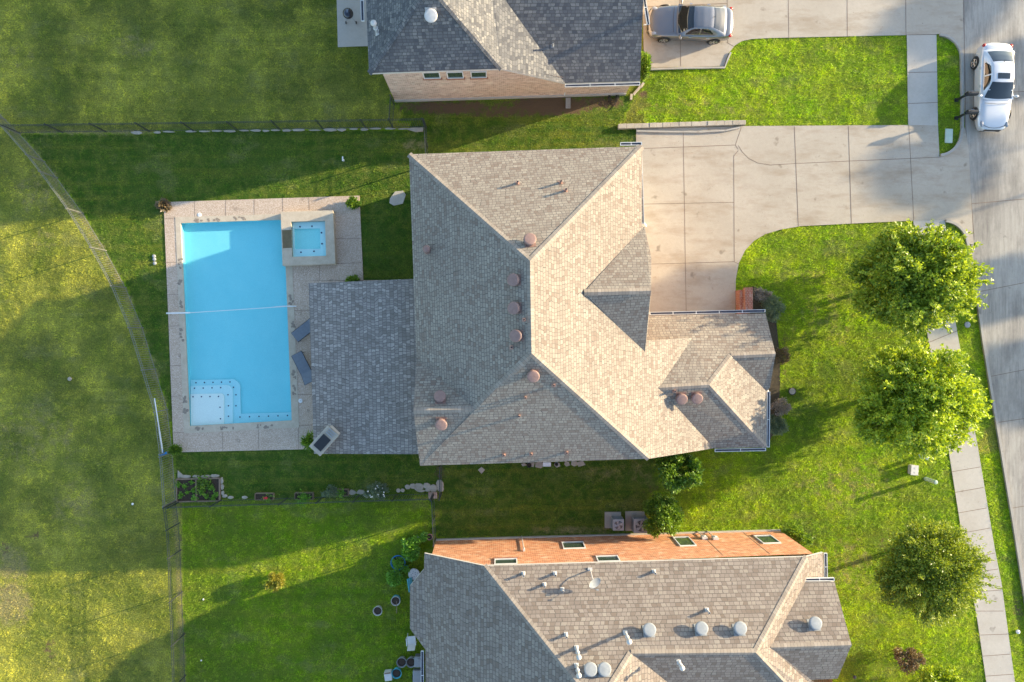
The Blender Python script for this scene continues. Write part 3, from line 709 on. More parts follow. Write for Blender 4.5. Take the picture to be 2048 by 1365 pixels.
# south wall in one plane with a raking top
wa, wb, wc, wd_ = P(790, 203), P(1000, 196.5), P(1112, 193), P(1251, 189)
b = MB(); fb = MB()
def wallstrip(b, pts, tops, u0=0):
    u = u0
    for i in range(len(pts) - 1):
        a, c = pts[i], pts[i + 1]; ln = (c - a).length
        b.face([(a.x, a.y, 0), (c.x, c.y, 0), (c.x, c.y, tops[i + 1]), (a.x, a.y, tops[i])], 0, [(u, 0), (u + ln, 0), (u + ln, tops[i + 1]), (u, tops[i])]); u += ln
wallstrip(b, [P(740, -990), wa, wb, P(1135, 192.3), wd_, P(1270, -990)], [4.7, 4.75, 4.75, 2.65, 2.65, 5.1])
b.build('wall', M['brick_pink'], up)
fb = MB(); d = (wd_ - wa).normalized(); fb.box(((wa + wd_) / 2 + Vector((0, -.03, .12))), ((wd_ - wa).length, .07, .24), math.atan2(d.y, d.x)); fb.build('foundation', M['foundation'], up)
def on_wall(px, py, a, c):
    """world point on the vertical plane through ground points a,c seen at the pixel"""
    d = Vector(((px - NX) / F, -(py - NY) / F, -1)); n = Vector((-(c - a).y, (c - a).x, 0)); t = (a - Vector((0, 0, CAMH))).dot(n) / d.dot(n)
    return Vector((0, 0, CAMH)) + d * t
for x0, x1, y0, y1 in [(848, 882, 156.5, 144), (895, 928, 156, 143.5), (942, 974, 155, 143)]:
    a = on_wall(x0, y0, wa, wd_); c = on_wall(x1, y0, wa, wd_); t_ = on_wall(x0, y1, wa, wd_)
    wall_window(up, (a.x, a.y), (c.x, c.y), (-.03, -1, 0), a.z, t_.z)
gutter(up, (1130, 168, 2.75), (1280, 164, 2.75), -1); gutter(up, (1287, 50, 4.0), (1289, -20, 5.2), -1)
gutter(up, (729, 42, 4.8), (726, -40, 4.8), 1)
p = P(1137, 172, 2.6); downspout(up, [p, p + Vector((0, .12, -.3)), Vector((p.x, wd_.y + .02, 2.0)), Vector((p.x, wd_.y - .12, .2))])
dome_vent(up, r, 860, 17, .31, M['vent_white']); pipe_vent(up, r, 755, 66, 1.1, .075, M['vent_white'], .15); pipe_vent(up, r, 1105, 92, .4, .05, M['vent_grey'])

# ---- bottom house
bo = thing('brick_house', 'orange brick house at the bottom edge with pale grey domed roof vents', 'house', P(1250, 1250, 0))
r = Roof(); bA = (849, 1107, 2.85); bB = (968, 1132, 4.95); bC = (1613, 1114, 4.95); bD = (1646, 1105.5, 4.15); bE = (1648, 1163, 4.15); bF = (1610, 1165, 4.98); bG = (1669, 1164, 4.98)
R1 = (1262, 1307, 7.38); R2 = (1511, 1305, 7.38); PK = (1194, 1416, 8.67); WR = (1541, 1295, 6.7); WE = (1703, 1290, 6.7); WS = (1675, 1358, 5.3); WSV = (1622, 1360, 5.3)
SPK = (1180, 1850, 8.67)
r.add(bB, bC, R2, R1, PK)
r.add(bA, bB, PK, SPK, (852, 1850, 2.4), (851, 1300, 2.5), (820, 1258, 2.05), (820, 1172, 2.05), (848, 1139, 2.6))
r.add(R2, bC, bD, bE, bF, WR)
r.add(R2, WR, WSV, (1700, 1440, 3.6), (1640, 1440, 4.6))
r.add(WR, bF, bG, WE); r.add(WR, WE, WS, WSV)
r.add(R1, R2, (1640, 1440, 4.6), (1430, 1440, 4.6))
r.add(PK, R1, (1430, 1440, 4.6), (1440, 1850, 4.6), SPK)
bot_roof = r; ro = r.build(bo, M['shingle_brown'])
caps(ro, [(bB, PK), (PK, R1), (R1, R2), (R2, bC), (WR, WE), (R2, (1640, 1440, 4.6)), (PK, SPK)], M['cap'], side=.66)
ba, bb = P(873, 1080), P(1559, 1061)
b = MB()
wallstrip(b, [bb, P(1000, 1076.3), P(974, 1077.1), ba, P(880, 1500)], [4.3, 4.85, 4.80, 2.85, 2.85])
q = P(1559, 1061); wallstrip(b, [P(1640, 1600), P(1570, 1120), q], [4.2, 4.2, 4.3]); b.build('wall', M['brick_orange'], bo)
for x in (1400, 1487):
    c = MB(); a1 = on_wall(x, 1066 + (0), ba, bb)
    c.box((a1.x, a1.y + .004, 2.1), (.02, .012, 4.2), 0); c.build('expansion_seam', M['joint'], bo)
fb = MB(); d = (bb - ba).normalized(); fb.box((ba + bb) / 2 + Vector((0, .03, .1)), ((bb - ba).length, .07, .2), math.atan2(d.y, d.x)); fb.build('foundation', M['foundation'], bo)
for x0, x1, y0, y1 in [(1123, 1167, 1086, 1099), (989, 1034, 1120, 1132), (1191, 1236, 1114, 1126), (1345, 1378, 1076, 1094), (1507, 1543, 1073, 1089)]:
    a = on_wall(x0, y0, ba, bb); c = on_wall(x1, y0, ba, bb); t_ = on_wall(x0, y1, ba, bb)
    wall_window(bo, (c.x, c.y), (a.x, a.y), (.03, 1, 0), a.z, min(t_.z, 4.7))
gutter(bo, (1648, 1107, 4.15), (1649, 1162, 4.15), 1 * -1 * -1); gutter(bo, (1610, 1164, 5.0), (1669, 1163, 5.0), 1); gutter(bo, (848, 1303, 2.5), (848, 1400, 2.5), -1)
for x, y in [(1302, 1272), (1407, 1269), (1485, 1269), (1637, 1259), (1183, 1352), (1211, 1352)]: dome_vent(bo, r, x, y, .31, M['vent_grey'], .32)
for x, y, h, bl in [(1251, 1266, 1.0, .13), (1153, 1296, 1.0, .12), (1153, 1331, 1.0, .12), (1358, 1325, .6, .12)]: pipe_vent(bo, r, x, y, h, .06, M['vent_white'], bl)
for x, y, h in [(1047, 1147, .4), (1110, 1147, .35), (1089, 1169, .35), (1125, 1179, .35), (1308, 1143, .35), (1414, 1220, .4), (1132, 1269, .35)]: pipe_vent(bo, r, x, y, h, .055, M['vent_white'])
p, n = r.hit(1180, 1140); b = MB(); b.cyl(p, p + Vector((0, 0, .5)), .03, .03, 10); b.tube([p + Vector((0, 0, .5)), p + Vector((.02, -.12, .75)), p + Vector((.05, -.2, .85))], .022, 8); b.box(p, (.22, .22, .05)); dm = b.build('dish_mast', M['vent_white'], bo)
b = MB(); q = Vector((.35, -.35, .87)).normalized().to_track_quat('Z', 'Y'); cc = p + Vector((.08, -.28, .95)); vs = []; fs = []
for j in range(5):
    rr = .33 * j / 4
    for i in range(24): a = 2 * math.pi * i / 24; vs.append(cc + q @ Vector((rr * math.cos(a), rr * .85 * math.sin(a), .22 * (rr) ** 2 * 3)))
for j in range(4):
    for i in range(24): fs.append((j * 24 + i, j * 24 + (i + 1) % 24, (j + 1) * 24 + (i + 1) % 24, (j + 1) * 24 + i))
b.mesh(vs, fs); b.tube([cc + q @ Vector((-.3, 0, .05)), cc + q @ Vector((-.1, 0, .45))], .012, 6); b.box(cc + q @ Vector((-.08, 0, .47)), (.1, .06, .06)); b.build('satellite_dish', M['vent_grey'], dm, smooth=False)
# meters on the brick wall
for x, y, s in [(1408, 1078, .3), (1430, 1079, .3), (1048, 1103, .12)]:
    a = on_wall(x, y, ba, bb); b = MB(); b.box((a.x, a.y + .08, a.z), (s, .14, s * 1.3)); b.cyl((a.x, a.y + .15, a.z), (a.x, a.y + .2, a.z), s * .35, s * .3, 14); b.tube([(a.x, a.y + .08, a.z), (a.x - .05, a.y + .08, .0)], .03, 8); b.build('utility_meter', M['vent_white'], bo, bevel=.01)

# ------------------------------------------------------------------ foliage
def leafmesh(name, centers, dirs, size, m, parent, shade=None, seed=0, aspect=.5, jitter=.35):
    rg = np.random.default_rng(seed); n = len(centers)
    d = dirs / np.linalg.norm(dirs, axis=1, keepdims=True)
    up = rg.normal(size=(n, 3)); up[:, 2] += .8; s = np.cross(d, up); s /= np.linalg.norm(s, axis=1, keepdims=True) + 1e-9
    L_ = size * rg.uniform(1 - jitter, 1 + jitter, (n, 1)); wv = s * L_ * aspect / 2
    nrm = np.cross(s, d)
    a = centers; mid = centers + d * L_ * .55; tip = centers + d * L_ - nrm * L_ * .15
    V = np.stack([a, mid + wv, tip, mid - wv], 1).reshape(-1, 3)
    off = np.array(worldloc(parent)) if parent is not None else 0
    V = V - off
    me = bpy.data.meshes.new(name); me.vertices.add(4 * n); me.vertices.foreach_set('co', V.ravel())
    me.loops.add(4 * n); me.loops.foreach_set('vertex_index', np.arange(4 * n, dtype=np.int32)); me.polygons.add(n)
    me.polygons.foreach_set('loop_start', (np.arange(n) * 4).astype(np.int32)); me.polygons.foreach_set('loop_total', np.full(n, 4, np.int32)); me.update(calc_edges=True)
    sh = rg.uniform(0, 1, n) if shade is None else np.clip(shade + rg.normal(0, .22, n), 0, 1)
    at = me.attributes.new('shade', 'FLOAT', 'POINT'); at.data.foreach_set('value', np.repeat(sh, 4))
    me.materials.append(m); o = bpy.data.objects.new(name, me); COL.objects.link(o); o.parent = parent
    return o
def crown_points(c, rad, n_lump, n_tw, leaves, spread, rg, lump_r=.36, inner=.25, low=-.75):
    """lumps on a noisy ellipsoid -> twigs -> leaf rosettes"""
    rad = np.array(rad); C = []; D = []; S = []; tips = []
    lum = []
    for i in range(n_lump):
        z = rg.uniform(low, 1); a = i * 2.399963 + rg.uniform(-.4, .4); rr = math.sqrt(max(0, 1 - z * z)); q = rg.uniform(.45, .74) if i % 4 else rg.uniform(.72, .95)
        lum.append(np.array([rr * math.cos(a), rr * math.sin(a), z]) * q * np.array([1, 1, .85 if z > 0 else 1]))
    for l in lum:
        sh = rg.normal(.5, .13); rl = rg.uniform(.7, 1.25) * lump_r * (.72 if np.linalg.norm(l) > .72 else 1)
        v = rg.normal(size=(n_tw, 3)); v /= np.linalg.norm(v, axis=1, keepdims=True); rr = rg.uniform(inner, 1, (n_tw, 1)) ** .5
        pts = l + v * rr * rl; 
        tw = c + pts * rad; tips.append(c + l * rad)
        outv = pts * .9 + v * .5; outv[:, 2] += .25
        for k_ in range(leaves):
            dd = outv / (np.linalg.norm(outv, axis=1, keepdims=True) + 1e-6) + rg.normal(size=(n_tw, 3)) * .75
            C.append(tw + rg.normal(size=(n_tw, 3)) * spread); D.append(dd); S.append(np.full(n_tw, sh) + rg.normal(0, .15, n_tw))
    return np.concatenate(C), np.concatenate(D), np.concatenate(S), tips
def tree(name, label, base, top_c, rad, m, seed, lumps=46, tw=90, leaves=8, leaf=.17, spread=.07, trunk_r=.14, group=None, cat='tree', parts=('crown', 'trunk'), aspect=.5, lump_r=.34, low=-.75, inner=.25, shoots=0):
    rg = np.random.default_rng(seed)
    o = thing(name, label, cat, base, 0, group)
    C, D, S, tips = crown_points(np.array(top_c), rad, lumps, tw, leaves, spread, rg, lump_r, inner, low)
    if shoots:
        v = rg.normal(size=(shoots, 3)); v[:, 2] = v[:, 2] * .6 + .1; v /= np.linalg.norm(v, axis=1, keepdims=True); ns = 16
        for q in range(ns):
            f_ = .72 + .40 * (q / ns) * rg.uniform(.6, 1.15, (shoots, 1)); pos = np.array(top_c) + v * f_ * np.array(rad) + np.array([0, 0, 1]) * .1 * (q / ns) ** 2
            for k_ in range(4 if q < ns - 2 else 7):
                C = np.concatenate([C, pos + rg.normal(size=pos.shape) * .05]); D = np.concatenate([D, v + rg.normal(size=pos.shape) * .8]); S = np.concatenate([S, np.full(shoots, .72)])
    leafmesh(parts[0], C, D, leaf, m, o, S, seed, aspect)
    b = MB(); bs = Vector(base); tc = Vector(top_c); fork = bs.lerp(Vector((tc.x, tc.y, tc.z - rad[2] * .6)), 1.0)
    if fork.z < bs.z + .05: fork.z = bs.z + .1
    b.tube([bs - Vector((0, 0, .05)), bs.lerp(fork, .12), bs.lerp(fork, .5) + Vector((.04, .03, 0)), fork], [trunk_r * 1.5, trunk_r, trunk_r * .85, trunk_r * .7], 10)
    b.tube([fork, fork.lerp(tc, .6) + Vector((.05, -.05, 0)), tc + Vector((0, 0, rad[2] * .6))], [trunk_r * .7, trunk_r * .45, trunk_r * .1], 8)
    for t_ in tips:
        t_ = Vector(t_); st = fork.lerp(tc + Vector((0, 0, rad[2] * .3)), rg.uniform(0, .8)); md = st.lerp(t_, .5) + Vector((0, 0, .12 * rad[2] * rg.uniform(-1, .5)))
        b.tube([st, md, t_], [trunk_r * .32, trunk_r * .2, trunk_r * .06], 5)
    b.build(parts[1], M['bark'], o, smooth=True)
    return o
def bigtree(px, py, zc, rad, m, seed, label, group, **k):
    c = P(px, py, zc); return tree('shade_tree', label, (c.x, c.y, 0), tuple(c), rad, m, seed, group=group, **k)
GT = 'young trees along the sidewalk'
bigtree(1834, 563, 3.4, (3.0, 2.8, 2.6), M['leaf_oak'], 1, 'round green tree at the driveway corner, its crown overhanging the street kerb', GT, lumps=62, tw=100, leaves=10, leaf=.17, low=-.95, shoots=60)
bigtree(1836, 799, 3.4, (3.1, 2.85, 2.6), M['leaf_oak2'], 2, 'bright yellow green tree between the driveway corner tree and the utility box', GT, lumps=62, tw=95, leaves=10, leaf=.17, low=-.95, shoots=70)
bigtree(1866, 1142, 3.5, (2.65, 2.35, 1.9), M['leaf_dark'], 3, 'dark fine leaved tree with wispy branches in front of the bottom house', GT, lumps=52, tw=110, leaves=9, leaf=.13, aspect=.4, lump_r=.36, spread=.1, shoots=150)
GX = 'added unseen trees beyond the street casting shade streaks'  # invented trees out of view, set along the sun line for shadow streaks
for i, (x, y, z, s, lab) in enumerate([(1395, 598, 17.6, 1.5, 'added unseen tree whose thin shade reaches the garage end of the driveway'), (1890, 40, 17.6, 1.9, 'added unseen tree shading the upper driveway apron'),
        (1870, 350, 17.6, 2.1, 'added unseen tree shading the middle driveway apron'), (1985, 585, 17.6, 1.9, 'added unseen tree shading the street level with the driveway corner tree'), (2010, 770, 17.6, 2.1, 'added unseen tree shading the street level with the yellow green tree'), (2010, 150, 17.6, 1.6, 'added unseen tree shading the street behind the white car')]):
    dd = 44.0; q = P(x, y, 0) + Vector((math.cos(R(SUN_AZ)), math.sin(R(SUN_AZ)), 0)) * dd; zz = dd * math.tan(R(SUN_EL)) 
    tree('shade_tree', lab, (q.x, q.y, 0), (q.x, q.y, zz), (s * 1.15, s * 1.05, .8), M['leaf_oak'], 20 + i, lumps=22, tw=34, leaves=6, leaf=.3, lump_r=.34, group=GX, trunk_r=.09, shoots=14)
def shrub(name, label, px, py, zc, rad, m, seed, cat='shrub', lumps=14, tw=60, leaves=7, leaf=.11, group=None, **k):
    c = P(px, py, zc); return tree(name, label, (c.x, c.y, k.pop('base', 0)), tuple(c), rad, m, seed, lumps, tw, leaves, leaf, .05, .035, group, cat, ('foliage', 'stem'), low=-.5, **k)
shrub('shrub', 'large glossy green bush against the south wall of the middle house', 1356, 943, 2.6, (1.25, .95, 1.9), M['leaf_bush'], 31, lumps=22, tw=80, leaf=.15)
shrub('shrub', 'large dark green bush beside the air conditioners', 1325, 1032, 1.3, (1.15, 1.15, 1.3), M['leaf_bush'], 32, lumps=22, tw=90, leaf=.12)
shrub('shrub', 'low leafy shrub at the north east corner of the orange brick house', 1590, 1080, .5, (.75, .75, .5), M['leaf_bush'], 33, lumps=14, tw=60, leaf=.11)
shrub('shrub', 'upright bright green shrub at the corner of the top house', 1288, 135, 1.0, (.28, .8, 1.0), M['leaf_bush'], 34, lumps=14, tw=60, leaf=.12)
shrub('shrub', 'silvery green shrub at the brick pillar beside the wing', 1541, 617, .7, (.62, .75, .65), M['leaf_silver'], 35, lumps=16, tw=44, leaf=.13, aspect=.22)
shrub('shrub', 'twiggy mauve grey shrub just above the silvery one', 1524, 590, .6, (.5, .4, .5), M['leaf_mauve'], 36, lumps=10, tw=30, leaf=.07)
shrub('shrub', 'mauve flowering shrub by the front gutter', 1562, 815, .6, (.5, .5, .5), M['leaf_mauve'], 37, lumps=10, tw=34, leaf=.08)
shrub('shrub', 'dense green shrub below the mauve one at the wing front', 1552, 852, .6, (.5, .62, .6), M['leaf_silver'], 38, lumps=12, tw=44, leaf=.12, aspect=.25)
shrub('shrub', 'thin brownish shrub by the tip of the wing gable', 1566, 712, .35, (.3, .5, .3), M['leaf_brown'], 39, lumps=8, tw=20, leaf=.09)
shrub('shrub', 'brown withered bush near the bottom right corner', 1816, 1318, .8, (.72, .72, .7), M['leaf_brown'], 40, lumps=12, tw=46, leaf=.1)
shrub('shrub', 'wide yellow green bush cut by the bottom edge right of the withered one', 1876, 1368, .9, (1.6, 1.2, 1.0), M['leaf_oak2'], 41, lumps=24, tw=60, leaf=.13)
shrub('shrub', 'small yellow shrub alone on the lower left lawn', 551, 1163, .5, (.5, .52, .5), M['leaf_yellow'], 42, lumps=10, tw=50, leaf=.1)
shrub('shrub', 'reddish spiky plant at the top left deck corner', 327, 411, .2, (.3, .26, .2), M['leaf_brown'], 43, lumps=6, tw=22, leaf=.16)
shrub('shrub', 'small flowering plant at the top right deck corner', 705, 406, .3, (.38, .28, .28), M['leaf_bush'], 44, lumps=8, tw=30, leaf=.12)
shrub('shrub', 'dark green shrub at the bottom left deck corner', 351, 900, .3, (.28, .28, .3), M['leaf_bush'], 45, lumps=8, tw=34, leaf=.1)
shrub('shrub', 'spiky plant peeking out beside the chimney', 620, 884, .5, (.26, .45, .4), M['leaf_bush'], 46, lumps=8, tw=14, leaf=.28, aspect=.15)
shrub('shrub', 'dark potted style plant at the top edge of the patio roof', 705, 561, .3, (.32, .2, .3), M['leaf_bush'], 47, lumps=7, tw=24, leaf=.12)
# ------------------------------------------------------------------ fences
def fence(name, label, pts, h=1.6, m='fence', spacing=2.55, pick=.125, pr=.0075, group='metal picket fences around the yards', light=None):
    """pts: pixel base line"""
    g = [P(*p) for p in pts]
    o = thing(name, label, 'fence', g[0], 0, group); mm = M[m]
    for i in range(len(g) - 1):
        a, c = g[i], g[i + 1]; ln = (c - a).length; d = (c - a).normalized(); rz = math.atan2(d.y, d.x)
        nb = max(1, round(ln / spacing))
        for j in range(nb):
            s = a + d * ln * j / nb; e = a + d * ln * (j + 1) / nb; l2 = ln / nb
            b = MB(); b.box((s.x, s.y, h / 2 + .03), (.055, .055, h + .06), rz); b.build('post', mm, o)
            b = MB(); md = (s + e) / 2
            for z in (.15, h - .22, h - .02): b.box((md.x, md.y, z), (l2 - .07, .02, .02), rz)
            k_ = int(l2 / pick)
            for t in range(1, k_): q = s + d * l2 * t / k_; b.box((q.x, q.y, h / 2 + .03), (pr * 1.6, pr * 1.6, h - .08), rz)
            b.build('picket_panel', mm, o)
    b = MB(); e = g[-1]; b.box((e.x, e.y, h / 2 + .03), (.065, .065, h + .06)); b.build('post', mm, o)
    return o
M['fence_grey'] = mat('grey_metal_rail', (.25, .245, .22), .35, .4)
fence('picket_fence', 'long dark picket fence above the pool yard, standing on a line of pale stones', [(40, 267), (212, 264.5), (475, 261), (732, 257), (850, 255)])
fence('picket_fence', 'curved grey picket fence bending around the left side of the pool yard', FL[:12], m='fence_grey', spacing=2.6)
fence('picket_fence', 'black picket fence running from the garden bed corner to the bottom edge', FL[12:], spacing=1.7)
fence('picket_fence', 'picket fence below the garden bed and planter boxes', [(346, 905), (353, 1000)], m='fence_grey')['label'] = 'short grey picket fence joining the curved fence to the garden bed corner'
fence('picket_fence', 'straight dark picket fence below the garden bed and planter boxes', [(360, 1003), (443, 1000), (575, 996), (718, 991), (793, 989), (866, 987)])
fence('picket_fence', 'short picket fence from the planter row up to the middle house corner', [(884, 925), (883, 987)], spacing=1.2)
fence('picket_fence', 'short picket fence from the planter row down to the orange brick house', [(868, 989), (872, 1076)], spacing=1.3)
fence('picket_fence', 'short picket gate closing the gap above the middle house corner', [(853, 256), (857, 330)], spacing=1.2)
fence('picket_fence', 'short black picket fence at the lower left corner of the pink brick house', [(789, 210), (786, 256)], spacing=1.4)

def rock(b, px, py, rx, ry, h, seed, z0=0, n=7):
    r2 = random.Random(seed); c = P(px, py); pts = []
    a0 = r2.uniform(0, 6)
    for i in range(n):
        a = a0 + 2 * math.pi * i / n; q = r2.uniform(.75, 1.1); pts.append((c.x + rx * q * math.cos(a), c.y + ry * q * math.sin(a)))
    cx_, cy_ = c.x, c.y
    vs = [(x, y, z0 - .02) for x, y in pts] + [(cx_ + (x - cx_) * .97, cy_ + (y - cy_) * .97, z0 + h * .75) for x, y in pts] + [(cx_ + (x - cx_) * .84, cy_ + (y - cy_) * .84, z0 + h) for x, y in pts]
    fs = [(k_ * n + i, k_ * n + (i + 1) % n, (k_ + 1) * n + (i + 1) % n, (k_ + 1) * n + i) for k_ in range(2) for i in range(n)] + [tuple(range(2 * n, 3 * n))]
    b.mesh(vs, fs)
# ------------------------------------------------------------------ pool
PW = P(*POOL[0]), P(*POOL[1]), P(*POOL[2]), P(*POOL[3])
deck_o = [(328, 405), (719, 392), (735, 562), (850, 560), (856, 895), (348, 905)]
b = MB()
def ring(b, outer, inner, z, zb, m=0):
    """both lists of 4 world points"""
    n = len(outer)
    for i in range(n):
        j = (i + 1) % n
        b.prism([(outer[i].x, outer[i].y), (outer[j].x, outer[j].y), (inner[j].x, inner[j].y), (inner[i].x, inner[i].y)], zb, z, m)
cop = [P(351, 435), P(581, 428), P(599, 855), P(369, 867)]
# deck: four trapezoids round the coping
b = MB()
D0, D1, D1b, D2, D3 = P(328, 405), P(719, 392), P(727, 562), P(625, 897), P(348, 905)
for q in ([D0, D1, P(727, 562), P(590, 562), cop[1], cop[0]], [D0, cop[0], cop[3], D3], [cop[3], cop[2], P(850, 893), D3], [cop[1], P(590, 562), P(850, 560), P(852, 893), cop[2]]):
    b.prism([(p.x, p.y) for p in q], -.1, .045)
dk = struct(b.build('pool_deck', M['deck']))
b = MB(); ring(b, cop, list(PW), .06, -.06); dk2 = b.build('pool_coping', M['coping']); struct(dk2)
joints('deck_joint', [((390, 403), (390, 437)), ((452, 401), (452, 434)), ((509, 399), (509, 432)), ((330, 526), (357, 525)), ((334, 590), (360, 589)), ((336, 653), (362, 652)), ((338, 732), (365, 731)), ((342, 793), (368, 792)), ((330, 438), (353, 437)), ((371, 864), (348, 866)),
    ((445, 861), (446, 902)), ((517, 857), (518, 900)), ((597, 853), (598, 898)), ((625, 850), (597, 852)), ((618, 395), (619, 422)), ((566, 397), (566, 424)), ((668, 478), (722, 477)), ((639, 530), (640, 562)), ((671, 528), (724, 526)), ((588, 622), (620, 621)), ((592, 790), (625, 789))], .049, .02)
# dark stained patches on the coping
M['stain'] = noisy('weathered_stone', (.20, .16, .13), (.36, .30, .23), 12, .9, .01, 30)
b = MB()
for i, (x, y, w_, h_) in enumerate([(361, 528, 7, 20), (361, 565, 6, 16), (364, 608, 6, 14), (364, 672, 8, 32), (371, 800, 6, 12), (372, 822, 7, 10), (583, 600, 7, 22), (587, 650, 6, 12), (589, 745, 6, 22), (590, 780, 7, 18), (400, 858, 20, 6), (455, 856, 26, 5), (530, 853, 30, 6), (430, 440, 30, 5), (480, 437, 24, 5), (398, 441, 14, 5)]):
    for j in range(9): rock(b, x + rnd.uniform(-.5, .5) * w_, y + rnd.uniform(-.5, .5) * h_, rnd.uniform(.04, .11), rnd.uniform(.04, .11), .004 + .0004 * j, i * 10 + j, z0=.06, n=6)
struct(b.build('coping_stain', M['stain']))
# basin
pool = thing('swimming_pool', 'rectangular bright blue swimming pool with corner steps on the left', 'swimming pool', P(475, 650, 0))
b = MB(); zb = -.34
Q = [p.copy() for p in PW]
b.face([(p.x, p.y, zb) for p in Q][::-1])
for i in range(4):
    a, c = Q[i], Q[(i + 1) % 4]; b.face([(a.x, a.y, zb), (a.x, a.y, -.02), (c.x, c.y, -.02), (c.x, c.y, zb)])
b.build('basin', M['plaster'], pool)
def steps(pts, z, m):
    b = MB(); b.prism([(p.x, p.y) for p in G(pts)], zb + .01, z); return b.build('step', m, pool)
steps([(377, 761), (455, 760)] + arc(457, 776, 20, 17, -85, 0, 6) + [(478, 829), (584, 826), (584.5, 842), (380, 853)], -.26, M['plaster_low'])
steps([(378, 773), (450, 771)] + arc(450, 783, 13, 12, -85, 0, 6) + [(463, 848), (380, 852.5)], -.19, M['plaster_mid'])
steps([(379, 789), (440, 788)] + arc(440, 793, 6, 5, -85, 0, 4) + [(446, 849), (380.3, 852)], -.12, M['plaster_light'])
b = MB()
for lst, z in (([(386 + 17 * i, 794 - .2 * i) for i in range(4)] + [(440, 815), (441, 838)], -.118), ([(389 + 17.5 * i, 777 - .4 * i) for i in range(4)] + [(456, 790), (457, 812), (457, 833)], -.188), ([(392 + 17 * i, 766 - .4 * i) for i in range(5)] + [(467, 775), (472, 790), (472, 812)], -.258), ([(480 + 19 * i, 834.5 - .6 * i) for i in range(6)], -.258)):
    for x, y in lst: c = P(x, y, z); b.cyl((c.x, c.y, z), (c.x, c.y, z + .008), .042, .042, 10)
b.build('step_marker_tile', M['tile_dark'], pool)
b = MB(); b.face([(p.x, p.y, -.07) for p in Q][::-1]); wo = b.build('pool_water', M['water'], pool)
# spa
spa = thing('spa', 'raised square stone hot tub at the top right corner of the pool', 'hot tub', P(616, 478, 0))
hz = .45; so = [P(561, 424, hz), P(666, 421, hz), P(671, 528, hz), P(565, 532, hz)]; si = [P(582, 444, hz), P(650, 442, hz), P(652, 512, hz), P(584, 514, hz)]
b = MB(); ring(b, so, si, hz, .03); b.build('rim', M['coping'], spa, bevel=.01)
b = MB(); b.face([(p.x, p.y, .08) for p in si][::-1])
for i in range(4): a, c = si[i], si[(i + 1) % 4]; b.face([(a.x, a.y, .07), (a.x, a.y, hz - .02), (c.x, c.y, hz - .02), (c.x, c.y, .07)])
b.build('basin', M['plaster_spa'], spa)
ii = [P(588, 458, .2), P(640, 457, .2), P(641, 498, .2), P(589, 499, .2)]
b = MB(); ring(b, [p + Vector((0, 0, 0)) for p in si], ii, .2, .07); b.build('bench', M['plaster_mid'], spa)
b = MB()
for x, y in [(600, 454), (624, 453), (643, 466), (644, 488), (602, 505), (628, 503)]: c = P(x, y, .202); b.cyl(c, c + Vector((0, 0, .008)), .05, .05, 10)
b.build('jet', M['tile_dark'], spa)
b = MB(); b.face([(p.x, p.y, hz - .08) for p in si][::-1]); b.build('water', M['water'], spa)
b = MB(); q = [P(564, 461, hz), P(583, 460, hz), P(584, 496, hz), P(566, 497, hz)]; b.prism([(p.x, p.y) for p in q], hz - .02, hz + .006); b.build('spillway', noisy('wet_dark_stone', (.13, .10, .05), (.19, .15, .08), 5, .3), spa)

# net bar across pool
nb = thing('pool_net', 'white bar and rope stretched across the middle of the pool', 'pool net', P(332, 626, 0))
a = P(333, 627, .25); c = P(380, 626, .25); e = P(579, 613, .3)
b = MB(); b.cyl(a, c, .045, .045, 10); b.cyl(P(345, 626.5, 0) + Vector((0, 0, .04)), P(345, 626.5, .25), .04, .04, 10); b.build('bar', M['white'], nb)
b = MB(); b.tube([c, c.lerp(e, .35) - Vector((0, 0, .04)), c.lerp(e, .7) - Vector((0, 0, .03)), e], .018, 6); b.tube([c.lerp(e, .8), c.lerp(e, .9) + Vector((0, .04, 0)), e + Vector((.1, .03, 0))], .014, 6); b.build('rope', M['white'], nb)
b = MB(); b.cyl((e.x + .1, e.y, .04), (e.x + .1, e.y, .32), .04, .04, 10); b.cyl((e.x - .1, e.y, .31), (e.x + .4, e.y, .31), .035, .035, 8); b.build('post', M['white'], nb)
for x, y, l in [(399, 430, 'white round skimmer lid on the deck above the pool'), (601, 802, 'white round skimmer lid on the deck between pool and patio roof')]:
    t_ = thing('skimmer_lid', l, 'skimmer lid', P(x, y, .045), 0, 'skimmer lids in the deck'); b = L(); b.lathe([(.12, 0), (.12, .012), (.09, .02), (.01, .022)], n=20); b.build('lid', M['white'], t_); b = L(); b.box((0, 0, .026), (.06, .02, .012)); b.build('grip', M['vent_grey'], t_)
# skimmer pole on the fence
t_ = thing('pool_brush', 'long white pool brush pole leaning along the curved fence', 'pool brush', P(325, 910, 0))
a = P(309, 797, 1.62); c = P(326, 908, 1.0); b = MB(); b.cyl(a, a.lerp(c, .6), .03, .03, 10); b.cyl(a.lerp(c, .6), c, .038, .038, 10); b.build('pole', M['white'], t_)
b = MB(); b.box(c, (.42, .12, .06), R(15)); b.cyl(c, c + Vector((.0, .25, .05)), .04, .03, 10); b.build('brush_head', M['blue_tub'], t_, bevel=.015)
